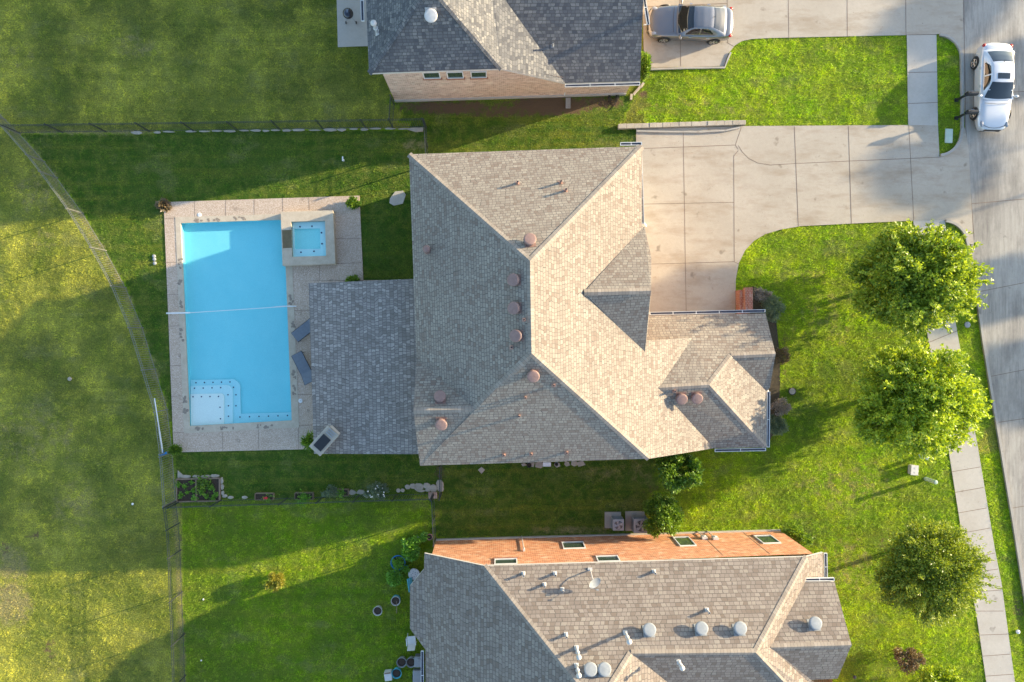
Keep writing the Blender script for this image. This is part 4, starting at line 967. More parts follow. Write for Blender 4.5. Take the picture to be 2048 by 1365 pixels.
# loungers
def lounger():
    o = thing('sun_lounger', '', 'sun lounger', (0, 0, 0), 0, 'slate blue sun loungers beside the pool')
    b = L(); b.box((0, 0, .36), (1.25, .62, .035)); b.build('seat_sling', M['blue_fabric'], o, bevel=.01)
    b = L(); b.box((.88, 0, .5), (.72, .62, .035), 0, 0, Matrix.Rotation(R(-25), 3, 'Y')); b.build('backrest', M['blue_fabric'], o, bevel=.01)
    b = L()
    for s in (-1, 1):
        b.tube([(-.62, s * .32, .35), (.6, s * .32, .35), (1.2, s * .32, .62)], .02, 8)
    b.tube([(-.62, -.32, .35), (-.62, .32, .35)], .02, 8); b.tube([(1.2, -.32, .62), (1.2, .32, .62)], .02, 8); b.build('frame', M['black'], o)
    for x, s in ((-.5, -1), (-.5, 1), (.7, -1), (.7, 1)):
        b = L(); b.tube([(x, s * .31, .35), (x * 1.06, s * .33, 0)], .018, 8); b.build('leg', M['black'], o)
    return o
lo = lounger(); lo['label'] = 'upper slate blue sun lounger half under the patio roof edge'; p = P(606, 662, .3); lo.location = (p.x + .05, p.y, .045); lo.rotation_euler = (0, 0, R(38))
p = P(604, 727, .3); dup(lo, (p.x, p.y, .045), R(-63), 'lower slate blue sun lounger with its back towards the patio roof')
# rocks
GS = 'pale edging stones under the long fence'
x = 262; i = 0
while x < 835:
    wd = rnd.uniform(14, 30); b = MB(); rock(b, x + wd / 2, 265.5 - (x - 262) * .014 + rnd.uniform(-.8, .8), wd / 35 / 2 * 1.12, rnd.uniform(.045, .11), .06, i, n=rnd.choice([5, 6, 8]))
    tag(b.build('edging_stone', M['stone']), 'pale flat edging stone in the row under the long dark fence', 'stone', GS); x += wd + rnd.uniform(0, 5) + (20 if i in (0, 2) else 0); i += 1
b = MB(); c = [P(808, 258), P(847, 256), P(846, 264), P(832, 265)]; b.prism([(p.x, p.y) for p in c], -.02, .09); tag(b.build('edging_stone', M['stone']), 'wide wedge shaped pale slab at the right end of the fence stone row', 'stone')
def slab(pts, label, m='stone_grey', h=.06, name='stone_slab', group=None):
    b = MB(); b.prism([(p.x, p.y) for p in G(pts)], -.02, h); return tag(b.build(name, M[m], bevel=.012), label, 'stone', group)
slab([(780, 398), (790, 384), (806, 382), (812, 390), (806, 408), (788, 412), (779, 407)], 'rounded pale stone slab lying in the grass left of the middle house', h=.05)
slab([(956, 940), (963, 934), (970, 940), (963, 948)], 'small square stepping stone on the grass below the middle house', 'stone')
t_ = thing('retaining_wall', 'low limestone block wall along the top edge of the middle driveway', 'garden wall', P(1360, 252))
b = MB(); x = 1235
while x < 1487:
    wd = min(rnd.uniform(12, 20), 1489 - x); a = P(x, 255.3 - (x - 1235) * .032); c = P(x + wd, 255.3 - (x + wd - 1235) * .032)
    q = [a + Vector((0, .13, 0)), c + Vector((0, .13 + rnd.uniform(-.02, .02), 0)), c + Vector((0, -.13, 0)), a + Vector((0, -.13, 0))]
    b.prism([(p.x + (.004 if k_ in (0, 3) else -.004), p.y) for k_, p in enumerate(q)], -.02, .22 + rnd.uniform(0, .03)); x += wd
b.build('stone_course', M['stone'], t_, bevel=.015)
b = MB(); pts = [(1272, 262), (1340, 263.5), (1400, 264), (1450, 261), (1478, 255)]
for a, c in zip(pts[:-1], pts[1:]):
    p, q = P(*a), P(*c); b.prism([(p.x, p.y), (q.x, q.y), (q.x, q.y - .09), (p.x, p.y - .09)], 0, .15)
b.build('concrete_footing', M['kerb'], t_)
# flagstones (right end of planter row) and along the house
GF = 'flagstones at the right end of the planter row'
for i, (x, y, rx, ry) in enumerate([(705, 985, .26, .17), (722, 984, .3, .15), (733, 990, .2, .18), (797, 981, .15, .14), (806, 981, .13, .13), (815, 974, .2, .15), (826, 973, .22, .17), (838, 974, .34, .27), (853, 972, .24, .22), (856, 980, .2, .14), (867, 977, .26, .26), (880, 968, .26, .26), (882, 978, .22, .18), (842, 982, .3, .1), (455, 990, .0, .0)][:-1]):
    b = MB(); rock(b, x, y, rx, ry, .05, 70 + i); tag(b.build('flagstone', M['stone']), 'irregular pale flagstone beside the planter row', 'stone', GF)
GF2 = 'stones laid against the south wall of the middle house'
for i in range(8):
    b = MB(); rock(b, 1046 + i * 17 + rnd.uniform(-4, 4), 930 - i * .3 + rnd.uniform(-2, 2), rnd.uniform(.18, .33), rnd.uniform(.12, .22), .05, 90 + i, n=rnd.choice([4, 5, 6])); tag(b.build('flagstone', M['stone']), 'tan stone in the row against the south wall of the middle house', 'stone', GF2)
for i, (x, y, s, l) in enumerate([(1058, 929, .14, 'dark round pot among the stones below the middle house'), (1112, 927, .12, 'small grey pot beside the white box below the middle house')]):
    c = P(x, y); t_ = thing('plant_pot', l, 'plant pot', (c.x, c.y, .05)); b = L(); b.lathe([(s * .7, 0), (s, .3), (s * .9, .3), (s * .85, .22), (.01, .22)], n=16); b.build('pot', M['black' if i == 0 else 'vent_grey'], t_); b = L(); b.lathe([(s * .84, .22), (.01, .24)], n=12); b.build('soil', M['soil'], t_)
c = P(1093, 927); t_ = thing('storage_box', 'white rectangular box on the stones below the middle house', 'box', (c.x, c.y, .05)); b = L(); b.box((0, 0, .15), (.42, .2, .3)); b.build('case', M['white'], t_, bevel=.015); b = L(); b.box((0, 0, .315), (.45, .23, .03)); b.build('lid', M['white'], t_)
# garden bed
gb = thing('garden_bed', 'dark soil vegetable bed with two halves and small green plants', 'garden bed', P(398, 979))
b = MB(); b.prism([(p.x, p.y) for p in G([(357, 959), (440, 957), (440, 1000), (358, 1002)])], -.02, .1); b.build('soil', M['soil'], gb)
b = MB()
for a, c in [((355, 958), (441, 956)), ((441, 956), (441, 1001)), ((441, 1001), (356, 1003)), ((356, 1003), (355, 958)), ((394, 957), (395, 1002))]:
    p, q = P(*a), P(*c); d = q - p; b.box((p + q) / 2 + Vector((0, 0, .08)), (d.length, .07, .18), math.atan2(d.y, d.x))
b.build('border', M['wood'], gb)
for i, (x, y, s) in enumerate([(357, 969, .16), (371, 972, .14), (363, 990, .18), (389, 981, .14), (390, 996, .15), (404, 984, .16), (425, 976, .19), (415, 992, .16), (433, 989, .16), (410, 967, .5), (376, 984, .1), (384, 965, .1), (428, 995, .12)]):
    rg = np.random.default_rng(300 + i); c = P(x, y, .1); n = int(60 + 900 * s * s)
    C = np.array(c) + rg.normal(size=(n, 3)) * np.array([s * .45, s * .45, .01]) + np.array([0, 0, .12]) * rg.uniform(0, 1, (n, 1)) * (s / .15) ** .5; D = rg.normal(size=(n, 3)); D[:, 2] = np.abs(D[:, 2])
    leafmesh('garden_plant', C, D, .10 if s < .3 else .14, M['leaf_potted'] if s < .3 else M['leaf_bush'], gb, None, i, .5)
GB = 'stones edging the garden bed'
for i, (x, y, rx, ry) in enumerate([(372, 953, .4, .1), (392, 953, .25, .09), (411, 953, .28, .1), (430, 952, .3, .1), (444, 961, .1, .2), (445, 974, .1, .2), (446, 986, .1, .16), (450, 992, .16, .1), (462, 995, .2, .1), (490, 995, .18, .09)]):
    b = MB(); rock(b, x, y, rx, ry, .08, 130 + i, n=8); tag(b.build('edging_stone', M['stone']), 'pale stone bordering the garden bed', 'stone', GB)
slab([(356, 941), (372, 955), (356, 956)], 'triangular pale slab at the top left corner of the garden bed', 'stone')
for i, (x, y, w_, l) in enumerate([(531, 992, 36, 'wooden planter box with a red flower, leftmost of three'), (610, 991, 36, 'middle wooden planter box with a leafy green plant'), (680, 984, 36, 'wooden planter box right of the rose bush, closest to the flagstones')]):
    c = P(x, y); t_ = thing('planter_box', l, 'planter', (c.x, c.y, 0), 0, 'planter boxes along the lower fence')
    b = L(); wl = w_ / 35
    for sx in (-1, 1): b.box((sx * wl / 2, 0, .13), (.03, .36, .26))
    for sy in (-1, 1): b.box((0, sy * .18, .13), (wl - .03, .03, .26))
    b.build('box', M['wood'], t_)
    b = L(); b.box((0, 0, .1), (wl - .04, .33, .2)); b.build('soil', M['soil'], t_)
    b = MB(); rg = np.random.default_rng(400 + i); n = [60, 380, 160][i]; cc = np.array([c.x + [.2, .02, .1][i], c.y - [.06, .1, 0][i], .3]); C = cc + rg.normal(size=(n, 3)) * np.array([.16, .16, .08]); D = rg.normal(size=(n, 3)); D[:, 2] = abs(D[:, 2])
    leafmesh('plant', C, D, .11, M['leaf_potted'], t_, None, i)
    if i == 0: b = L(); b.lathe([(.03, .36), (.08, .40), (.06, .44), (.01, .45)], (.18, -.04, 0), 10); b.lathe([(.03, .34), (.07, .38), (.01, .42)], (.05, -.06, 0), 10); b.build('flower', M['flower_red'], t_)
for i, (x, y, s, l) in enumerate([(662, 984, .32, 'grey green bush between the middle and right planter boxes'), (752, 984, .5, 'bushy white flowering rose beside the flagstones')]):
    o = shrub('rose_bush', l, x, y, .35, (s * 1.3, s, .35), M['leaf_silver'], 60 + i, cat='bush', lumps=9, tw=26, leaf=.1)
    if i: 
        b = MB(); r2 = random.Random(5)
        for j in range(13): c = P(x + r2.uniform(-17, 17), y + r2.uniform(-12, 12), r2.uniform(.5, .72)); b.lathe([(.01, -.02), (.045, 0), (.01, .03)], c, 7)
        b.build('blossom', M['flower_white'], o)
c = P(866, 990, .0); t_ = thing('brick_stack', 'small stack of reddish pavers at the end of the planter row', 'bricks', (c.x, c.y, 0)); b = L()
for i in range(5): b.box((-.2 + .1 * i, 0, .09), (.09, .35, .18 + .01 * (i % 2)))
b.build('paver', M['brick_red'], t_)
# ------------------------------------------------------------------ small things
def tub(px, py, rr, h, m, label, plant=None, seed=0, soil='soil', name='plant_pot', group=None, z=0):
    c = P(px, py, h); t_ = thing(name, label, 'pot', (c.x, c.y, z), 0, group); b = L()
    b.lathe([(rr * .78, 0), (rr, h), (rr * 1.06, h), (rr * 1.06, h - .03), (rr * .95, h - .01), (rr * .9, h - .1), (.01, h - .1)], n=24); b.build('pot', m, t_)
    b = L(); b.lathe([(rr * .88, h - .09), (rr * .5, h - .06), (.01, h - .05)], n=20); b.build('soil', M[soil], t_)
    if plant:
        mm, n, s, lf = plant; rg = np.random.default_rng(seed); v = rg.normal(size=(n, 3)); v /= np.linalg.norm(v, axis=1, keepdims=True); v[:, 2] = abs(v[:, 2])
        C = np.array([c.x, c.y, z + h]) + v * rg.uniform(.3, 1, (n, 1)) * np.array([s, s, s * .7]); D = v + rg.normal(size=(n, 3)) * .6
        leafmesh('plant', C, D, lf, M[mm], t_, None, seed)
    return t_
tub(796, 1126, .40, .32, M['blue_tub'], 'large blue tub with dark soil and sparse herbs, middle of the tub group', ('leaf_potted', 420, .33, .11), 1)
tub(822, 1103, .42, .34, M['blue_tub'], 'blue tub overflowing with bright leafy plant above the other tubs', ('leaf_potted', 1300, .46, .14), 2)
tub(789, 1156, .36, .34, M['blue_tub'], 'blue tub with a dense round mound of green leaves, lowest tub', ('leaf_potted', 1500, .42, .11), 3)
tub(812, 1138, .15, .28, M['blue_tub'], 'small blue pot with a little plant between the large tubs', ('leaf_potted', 220, .18, .1), 4)
t_ = tub(828, 1149, .31, .3, M['pot_white'], 'white perforated tub cover beside the house corner'); b = L(); b.cyl((0, 0, .3), (0, 0, .325), .32, .32, 24); b.build('lid', M['pot_white'], t_)
b = L(); r2 = random.Random(2)
for i in range(12): a = i * 2.4; q = .08 + .018 * i; b.cyl((q * math.cos(a), q * math.sin(a), .322), (q * math.cos(a), q * math.sin(a), .33), .02, .02, 8)
b.build('hole', M['black'], t_)
for i, (x, y, rr, mm, l) in enumerate([(812, 1084, .13, 'black', 'black plant pot, leftmost of the pots by the short fence'), (826, 1081, .14, 'black', 'black plant pot second from the left by the short fence'), (837, 1080, .15, 'pot_white', 'grey rimmed plant pot in the middle of the small pot row'), (849, 1074, .15, 'black', 'black plant pot next to the pink one'), (859, 1075, .16, 'pot_pink', 'pink plant pot against the short fence')]):
    tub(x, y, rr, .3, M[mm], l, ('leaf_potted', 160, .2, .12) if i in (0, 1, 2, 3) else None, 10 + i)
t_ = tub(791, 1203, .25, .42, M['pot_white'], 'white and turquoise bucket with a stick leaning out on the lawn'); b = L(); b.tube([(.05, 0, .35), (.08, -.65, .5)], .018, 8); b.build('stick', M['wood'], t_); b = L(); b.cyl((0, 0, .05), (0, 0, .2), .235, .245, 24); b.build('band', M['teal'], t_)
tub(755, 1223, .25, .38, M['pot_white'], 'white bucket full of grey soil, farthest left on the lawn')
for i, (x, y, l) in enumerate([(803, 1326, 'grey bucket with dark soil left in the upper row of bins'), (822, 1326, 'grey bucket with dark soil in the middle of the upper row of bins'), (793, 1348, 'light blue rimmed bucket below the upper row of bins')]):
    tub(x, y, .27, .4, M['vent_grey' if i < 2 else 'teal'], l)
c = P(838, 1325, .5); t_ = thing('storage_bin', 'dark blue plastic bin against the house wall', 'bin', (c.x, c.y, 0)); b = L(); b.box((0, 0, .22), (.5, .55, .44)); b.build('box', M['blue_fabric'], t_, bevel=.03); b = L(); b.box((0, 0, .46), (.54, .6, .05)); b.box((0, .1, .5), (.2, .2, .05)); b.build('lid', M['vent_grey'], t_, bevel=.02)
c = P(776, 1354, .4); t_ = thing('storage_bin', 'pale cardboard coloured bag box at the lower left of the bins', 'box', (c.x, c.y, 0), R(8)); b = L(); b.box((0, 0, .2), (.42, .5, .4)); b.build('box', M['pot_white'], t_, bevel=.03); b = L(); b.box((0, .2, .405), (.36, .08, .012)); b.build('tape', M['leaf_yellow'] if False else M['wood'], t_)
c = P(835, 1352, .3); t_ = thing('garden_cart', 'dark grey folded cart beside the bins at the bottom edge', 'cart', (c.x, c.y, 0)); b = L(); b.box((0, 0, .3), (.5, .7, .3)); b.build('tray', M['vent_grey'], t_, bevel=.03)
for sx in (-1, 1):
    b = L(); b.cyl((sx * .25, -.2, .15), (sx * .31, -.2, .15), .15, .15, 18); b.build('wheel', M['rubber'], t_)
c = P(820, 1172, .6); t_ = thing('folding_panel', 'turquoise plastic panel leaning at the corner of the bottom roof', 'panel', (c.x, c.y, 0)); b = L(); b.box((0, 0, .45), (.3, .75, .05), R(8), 0, Matrix.Rotation(R(35), 3, 'Y')); b.box((-.05, .0, .25), (.06, .7, .5)); b.build('board', M['teal'], t_)
# plastic chair
c = P(823, 1281, .4); t_ = thing('garden_chair', 'white plastic garden chair beside the bottom house', 'chair', (c.x, c.y, 0), R(5))
b = L(); b.box((0, 0, .42), (.46, .48, .03)); b.build('seat', M['white'], t_, bevel=.02)
b = L(); b.box((.0, -.3, .66), (.44, .04, .5), 0, 0, Matrix.Rotation(R(14), 3, 'X')); b.build('backrest', M['white'], t_, bevel=.02)
for sx in (-1, 1):
    b = L(); b.box((sx * .25, 0, .62), (.05, .44, .03)); b.box((sx * .25, .2, .52), (.04, .04, .2)); b.build('armrest', M['white'], t_, bevel=.01)
    for sy in (-1, 1): b = L(); b.cyl((sx * .2, sy * .2, .42), (sx * .24, sy * .25, 0), .022, .018, 8); b.build('leg', M['white'], t_)
# kettle grill on patio slab
sheet('patio_slab', [(672, -60), (676, 95), (760, 92), (760, -60)], .04, M['walk'])
c = P(703, 42, 0); g_ = thing('kettle_grill', 'black kettle barbecue on the concrete slab by the top house', 'grill', (c.x, c.y, .04))
b = L(); b.lathe([(.02, .62), (.18, .66), (.28, .78), (.29, .86)], n=24); b.build('bowl', M['black'], g_, smooth=True)
b = L(); b.lathe([(.295, .86), (.28, .96), (.18, 1.04), (.02, 1.07)], n=24); b.build('lid', mat('black_enamel', (.012, .016, .03), .12, 0, .8), g_, smooth=True)
b = L(); b.box((0, .02, 1.1), (.03, .16, .03)); b.cyl((.0, .12, 1.06), (0, .12, 1.1), .012, .012, 6); b.build('handle', M['chrome'], g_)
for i in range(3): a = R(90 + 120 * i); b = L(); b.tube([(.16 * math.cos(a), .16 * math.sin(a), .7), (.32 * math.cos(a), .32 * math.sin(a), 0)], .014, 8); b.build('leg', M['chrome'], g_)
for sx in (-1, 1): b = L(); b.cyl((sx * .27, -.16, .08), (sx * .31, -.16, .08), .08, .08, 14); b.build('wheel', M['rubber'], g_)
# air conditioners
def ac(px, py, s, label, fan_open):
    c = P(px, py, .75); t_ = thing('air_conditioner', label, 'air conditioner', (c.x, c.y, 0), 0, 'air conditioners by the bottom house')
    b = L(); b.box((-.18, .06, .05), (s + .3, s + .3, .1)); b.build('pad', M['kerb'], t_)
    h = .78; b = L(); b.box((0, 0, .1 + h / 2), (s - .06, s - .06, h - .04))
    for i in range(12): 
        z = .15 + i * (h - .1) / 12; b.box((0, 0, z), (s - .02, s - .02, .022))
    for sx in (-1, 1):
        for sy in (-1, 1): b.box((sx * (s / 2 - .03), sy * (s / 2 - .03), .1 + h / 2), (.06, .06, h))
    b.build('casing', M['vent_grey'], t_)
    b = L(); rr = s * .40; zt = .1 + h
    # square top plate with round opening
    n = 32; vs = []; fs = []
    for i in range(n):
        a = 2 * math.pi * i / n; q = 1 / max(abs(math.cos(a)), abs(math.sin(a))); vs.append((s / 2 * q * math.cos(a), s / 2 * q * math.sin(a), zt + .03)); 
    for i in range(n): a = 2 * math.pi * i / n; vs.append((rr * math.cos(a), rr * math.sin(a), zt + .04))
    for i in range(n): a = 2 * math.pi * i / n; vs.append((rr * math.cos(a), rr * math.sin(a), zt - .12))
    for k_ in range(2): fs += [(k_ * n + i, k_ * n + (i + 1) % n, (k_ + 1) * n + (i + 1) % n, (k_ + 1) * n + i) for i in range(n)]
    b.mesh(vs, fs); b.build('top_cover', M['vent_grey'], t_)
    b = L(); b.cyl((0, 0, zt + .005), (0, 0, zt + .008), rr - .01, rr - .01, 28); b.build('opening', M['black'], t_)
    b = L()
    for i in range(4 if fan_open else 5):
        a = 2 * math.pi * i / (4 if fan_open else 5); n2 = Vector((-math.sin(a), math.cos(a), 0)); d = Vector((math.cos(a), math.sin(a), 0))
        b.face([d * .05 + n2 * .03 + Vector((0, 0, zt + .012)), d * rr * .9 - n2 * .05 + Vector((0, 0, zt + .012)), d * rr * .9 + n2 * .12 + Vector((0, 0, zt + .03)), d * .06 + n2 * .07 + Vector((0, 0, zt + .02))])
    b.cyl((0, 0, zt + .01), (0, 0, zt + .05), .07, .07, 14); b.build('fan', M['steel'], t_)
    b = L()
    for rr2 in (rr * .4, rr * .7, rr * .98): b.tube([(rr2 * math.cos(2 * math.pi * i / 24), rr2 * math.sin(2 * math.pi * i / 24), zt + .06) for i in range(25)], .006, 5)
    for i in range(10): a = math.pi * i / 10; b.tube([(rr * math.cos(a), rr * math.sin(a), zt + .06), (-rr * math.cos(a), -rr * math.sin(a), zt + .06)], .005, 5)
    b.build('fan_guard', M['vent_grey'] if not fan_open else M['steel'], t_)
ac(1236, 1049, .62, 'smaller air conditioner with dark round fan opening, left of the pair', True); ac(1281, 1051, .80, 'larger pale air conditioner right next to the dark bush', False)
# brick pillar and wall at the driveway
t_ = thing('brick_pillar', 'red brick gate pier with lighter coping beside the driveway', 'brick wall', P(1485, 602))
def pp(pts, z0, z1, name, m):
    q = G(pts); b = MB(); n = len(q); ar = sum(q[i].x * q[(i + 1) % n].y - q[(i + 1) % n].x * q[i].y for i in range(n)); q = q if ar > 0 else q[::-1]
    for i in range(n):
        a, c = q[i], q[(i + 1) % n]; ln = (c - a).length; b.face([(a.x, a.y, z0), (c.x, c.y, z0), (c.x, c.y, z1), (a.x, a.y, z1)], 0, [(0, z0), (ln, z0), (ln, z1), (0, z1)])
    b.face([(p.x, p.y, z1) for p in q], 0, [(p.y, p.x) for p in q]); return b.build(name, m, t_)
pp([(1470, 582), (1490, 581), (1491, 628), (1472, 629)], 0, .75, 'low_wall', M['brick_red']); pp([(1484, 573), (1504, 572), (1505, 625), (1485, 626)], .0, 1.0, 'pillar', M['brick_red']) if False else None
pp([(1477, 578), (1492, 577.5), (1492.6, 622), (1478, 622.5)], .752, 1.05, 'pillar', M['brick_red'])
# mulch bed in front of the wing
b = MB(); b.prism([(p.x, p.y) for p in G([(1505, 572), (1530, 585), (1548, 610), (1553, 650), (1560, 720), (1560, 770), (1556, 850), (1540, 880), (1500, 885), (1500, 620)])], -.03, .012); struct(b.build('mulch_bed', M['mulch']))
# utility boxes and bollards
def bollard(bx, by, hgt, rr, label, lean):
    c = P(bx, by); t_ = thing('utility_bollard', label, 'bollard', (c.x, c.y, 0), 0, 'pale green utility posts on the front lawn')
    top = Vector((lean[0], lean[1], hgt)); b = L(); b.cyl((0, 0, -.05), top, rr, rr, 18); b.build('tube', M['util_green'], t_, smooth=False)
    b = L(); b.lathe([(rr * 1.08, -.06), (rr * 1.08, 0), (rr * .8, .04), (.01, .05)], top, 18); b.build('cap', M['util_green'], t_); return t_
bollard(1838, 912, .55, .11, 'short pale green utility post above the beige utility box', (.15, -.05)); bollard(1851, 958, .95, .11, 'taller pale green utility post right of the beige utility box', (0, 0))
c = P(1829, 941, .35); t_ = thing('utility_box', 'beige rounded utility box on the lawn between two pale posts', 'utility box', (c.x, c.y, 0), R(-4)); b = L(); b.box((0, 0, .17), (.38, .52, .34)); b.build('cabinet', M['pot_white'], t_, bevel=.04); b = L(); b.box((0, 0, .35), (.42, .56, .05)); b.box((0, .12, .38), (.03, .08, .02)); b.box((0, -.12, .38), (.03, .08, .02)); b.build('lid', M['pot_white'], t_, bevel=.02)
c = P(1898, 272, .05); t_ = thing('meter_box', 'pale rectangular meter box lid in the verge near the mailboxes', 'meter box', (c.x, c.y, 0), R(-2)); b = L(); b.box((0, 0, .03), (.44, .82, .06)); b.build('frame', M['util_green'], t_, bevel=.03); b = L(); b.box((0, 0, .064), (.36, .72, .01)); b.cyl((0, 0, .06), (0, 0, .075), .03, .03, 10); b.build('lid', M['util_green'], t_, bevel=.003)
for i, (x, y, rr, l) in enumerate([(1934, 650, .17, 'round grey valve cover in the verge beside the sidewalk'), (1944, 611, .15, 'round dark valve cover touching the kerb'), (1584, 783, .22, 'round cream drain lid set in the front lawn')]):
    c = P(x, y); t_ = thing('valve_cover', l, 'valve cover', (c.x, c.y, 0)); b = L(); b.lathe([(rr, -.02), (rr, .05), (rr * .86, .06), (rr * .86, .045), (.01, .045)], n=24); b.build('ring', M['mulch'] if i else M['vent_grey'], t_); b = L(); b.lathe([(rr * .8, .045), (rr * .78, .06), (.01, .066)], n=24); b.box((0, rr * .3, .068), (.05, .05, .01)); b.build('cover', M['stone'] if i == 2 else M['vent_grey'], t_)
# mailboxes
def mailbox(px, py, label):
    c = P(px, py); t_ = thing('mailbox', label, 'mailbox', (c.x, c.y, 0), 0, 'black mailboxes at the kerb'); b = L()
    b.box((0, 0, .5), (.1, .1, 1.0)); b.box((0, 0, .03), (.2, .2, .08)); b.box((.16, 0, 1.0), (.5, .07, .05)); b.tube([(0, 0, .6), (.3, 0, .98)], .02, 8); b.build('post', M['black'], t_)
    b = L(); n = 12; rows = []
    for x in (-.12, .46):
        rows.append([(x, .1, 1.03), (x, .1, 1.17)] + [(x, .1 * math.cos(math.pi * i / n), 1.17 + .1 * math.sin(math.pi * i / n)) for i in range(1, n)] + [(x, -.1, 1.17), (x, -.1, 1.03)])
    b.grid(rows); b.mesh(rows[0], [tuple(range(len(rows[0])))]); b.mesh(rows[1], [tuple(range(len(rows[1])))[::-1]]); b.mesh([rows[0][0], rows[0][-1], rows[1][-1], rows[1][0]], [(0, 1, 2, 3)]); b.build('box', M['black'], t_)
    b = L(); b.box((.12, .106, 1.2), (.2, .008, .04)); b.build('flag', M['chrome'], t_)
    b = L(); b.cyl((0, 0, 1.28), (0, 0, 1.34), .03, .005, 8); b.build('finial', M['black'], t_)
    b = L(); b.box((-.02, 0, .98), (.34, .14, .04)); b.build('newspaper_tray', M['chrome'], t_)
    return t_
mailbox(1912, 201, 'black mailbox on a post at the kerb beside the white car, upper of two'); mailbox(1912, 237, 'black mailbox on a post at the kerb beside the white car, lower of two')
# hose, splash block, edging bricks at the top house
c = P(1226, 196); t_ = tag(None or thing('garden_hose', 'dark coiled garden hose on the soil by the pink brick wall', 'hose', (c.x, c.y, 0)), 'dark coiled garden hose on the soil by the pink brick wall', 'hose'); b = L(); pts = []
for i in range(130): a = i * .3; q = .32 + .05 * math.sin(i * .37); pts.append((q * .75 * math.cos(a) + .05 * math.sin(i * .11), q * math.sin(a) + .1 * math.sin(i * .07), .03 + .0012 * i))
pts += [(.1, -.4, .03), (-.1, -.65, .02), (-.35, -.8, .02)]; b.tube(pts, .014, 6); b.build('coil', M['black'], t_)
c = P(1136, 207); t_ = thing('splash_block', 'concrete splash block under the downspout of the top house', 'splash block', (c.x, c.y, 0)); b = L(); b.box((0, 0, .03), (.26, .6, .05)); b.box((-.12, 0, .07), (.03, .6, .06)); b.box((.12, 0, .07), (.03, .6, .06)); b.build('trough', M['kerb'], t_)
for i, (x, y, a) in enumerate([(1262, 195, 85), (1270, 186, 50), (1277, 178, 52), (1284, 171, 60)]):
    c = P(x, y); b = MB(); b.box((c.x, c.y, .04), (.34, .13, .1), R(a)); tag(b.build('edging_brick', M['stone'], bevel=.015), 'pinkish edging block at the right corner of the top house', 'edging block', 'edging blocks by the top house')
# three small lawn lights
for i, (y, l) in enumerate([(513, 'top one of three round lawn lights left of the pool deck'), (519, 'middle one of three round lawn lights left of the pool deck'), (527, 'bottom one of three round lawn lights left of the pool deck')]):
    c = P(308.5 + i * .7, y); t_ = thing('lawn_light', l, 'lawn light', (c.x, c.y, 0), 0, 'lawn lights left of the deck'); b = L(); b.lathe([(.1, 0), (.1, .05), (.085, .07)], n=16); b.build('ring', M['vent_grey'], t_); b = L(); b.lathe([(.08, .06), (.06, .09), (.01, .10)], n=16); b.build('lens', M['lamp_clear'], t_)
c = P(687, 321); t_ = thing('sprinkler', 'small white sprinkler standing on the shaded pool lawn', 'sprinkler', (c.x, c.y, 0)); b = L(); b.lathe([(.07, 0), (.06, .05), (.03, .08), (.03, .2)], n=12); b.build('body', M['white'], t_); b = L(); b.box((0, .03, .22), (.07, .26, .03)); b.build('nozzle', M['white'], t_)
c = P(1703, 1349); t_ = thing('path_light', 'small black path light at the lower right lawn', 'path light', (c.x, c.y, 0)); b = L(); b.cyl((0, 0, 0), (0, 0, .35), .015, .015, 8); b.build('stake', M['black'], t_); b = L(); b.lathe([(.05, .25), (.06, .35), (.11, .36), (.01, .42)], n=14); b.build('shade', M['black'], t_)
for i, (x, y, l) in enumerate([(266, 1008, 'white ball on the lawn left of the garden bed'), (141, 758, 'pale stone lying on the left lawn beside the curved fence'), (2034, 1263, 'white paper scrap on the verge near the bottom right'), (407, 1199, 'small white ball in the sunny strip right of the black fence'), (403, 1321, 'small white ball on the shaded lawn near the bottom left')]):
    c = P(x, y); b = MB(); s = [.07, .12, .12, .05, .05][i]
    b.lathe([(s * .3, 0), (s * .9, s * .3), (s, s * .7), (s * .7, s * 1.2), (.01, s * 1.4)], c, 12); tag(b.build(['ball', 'stone', 'paper_scrap', 'ball', 'ball'][i], M['stone' if i == 1 else 'white']), l, ['ball', 'stone', 'paper', 'ball', 'ball'][i])

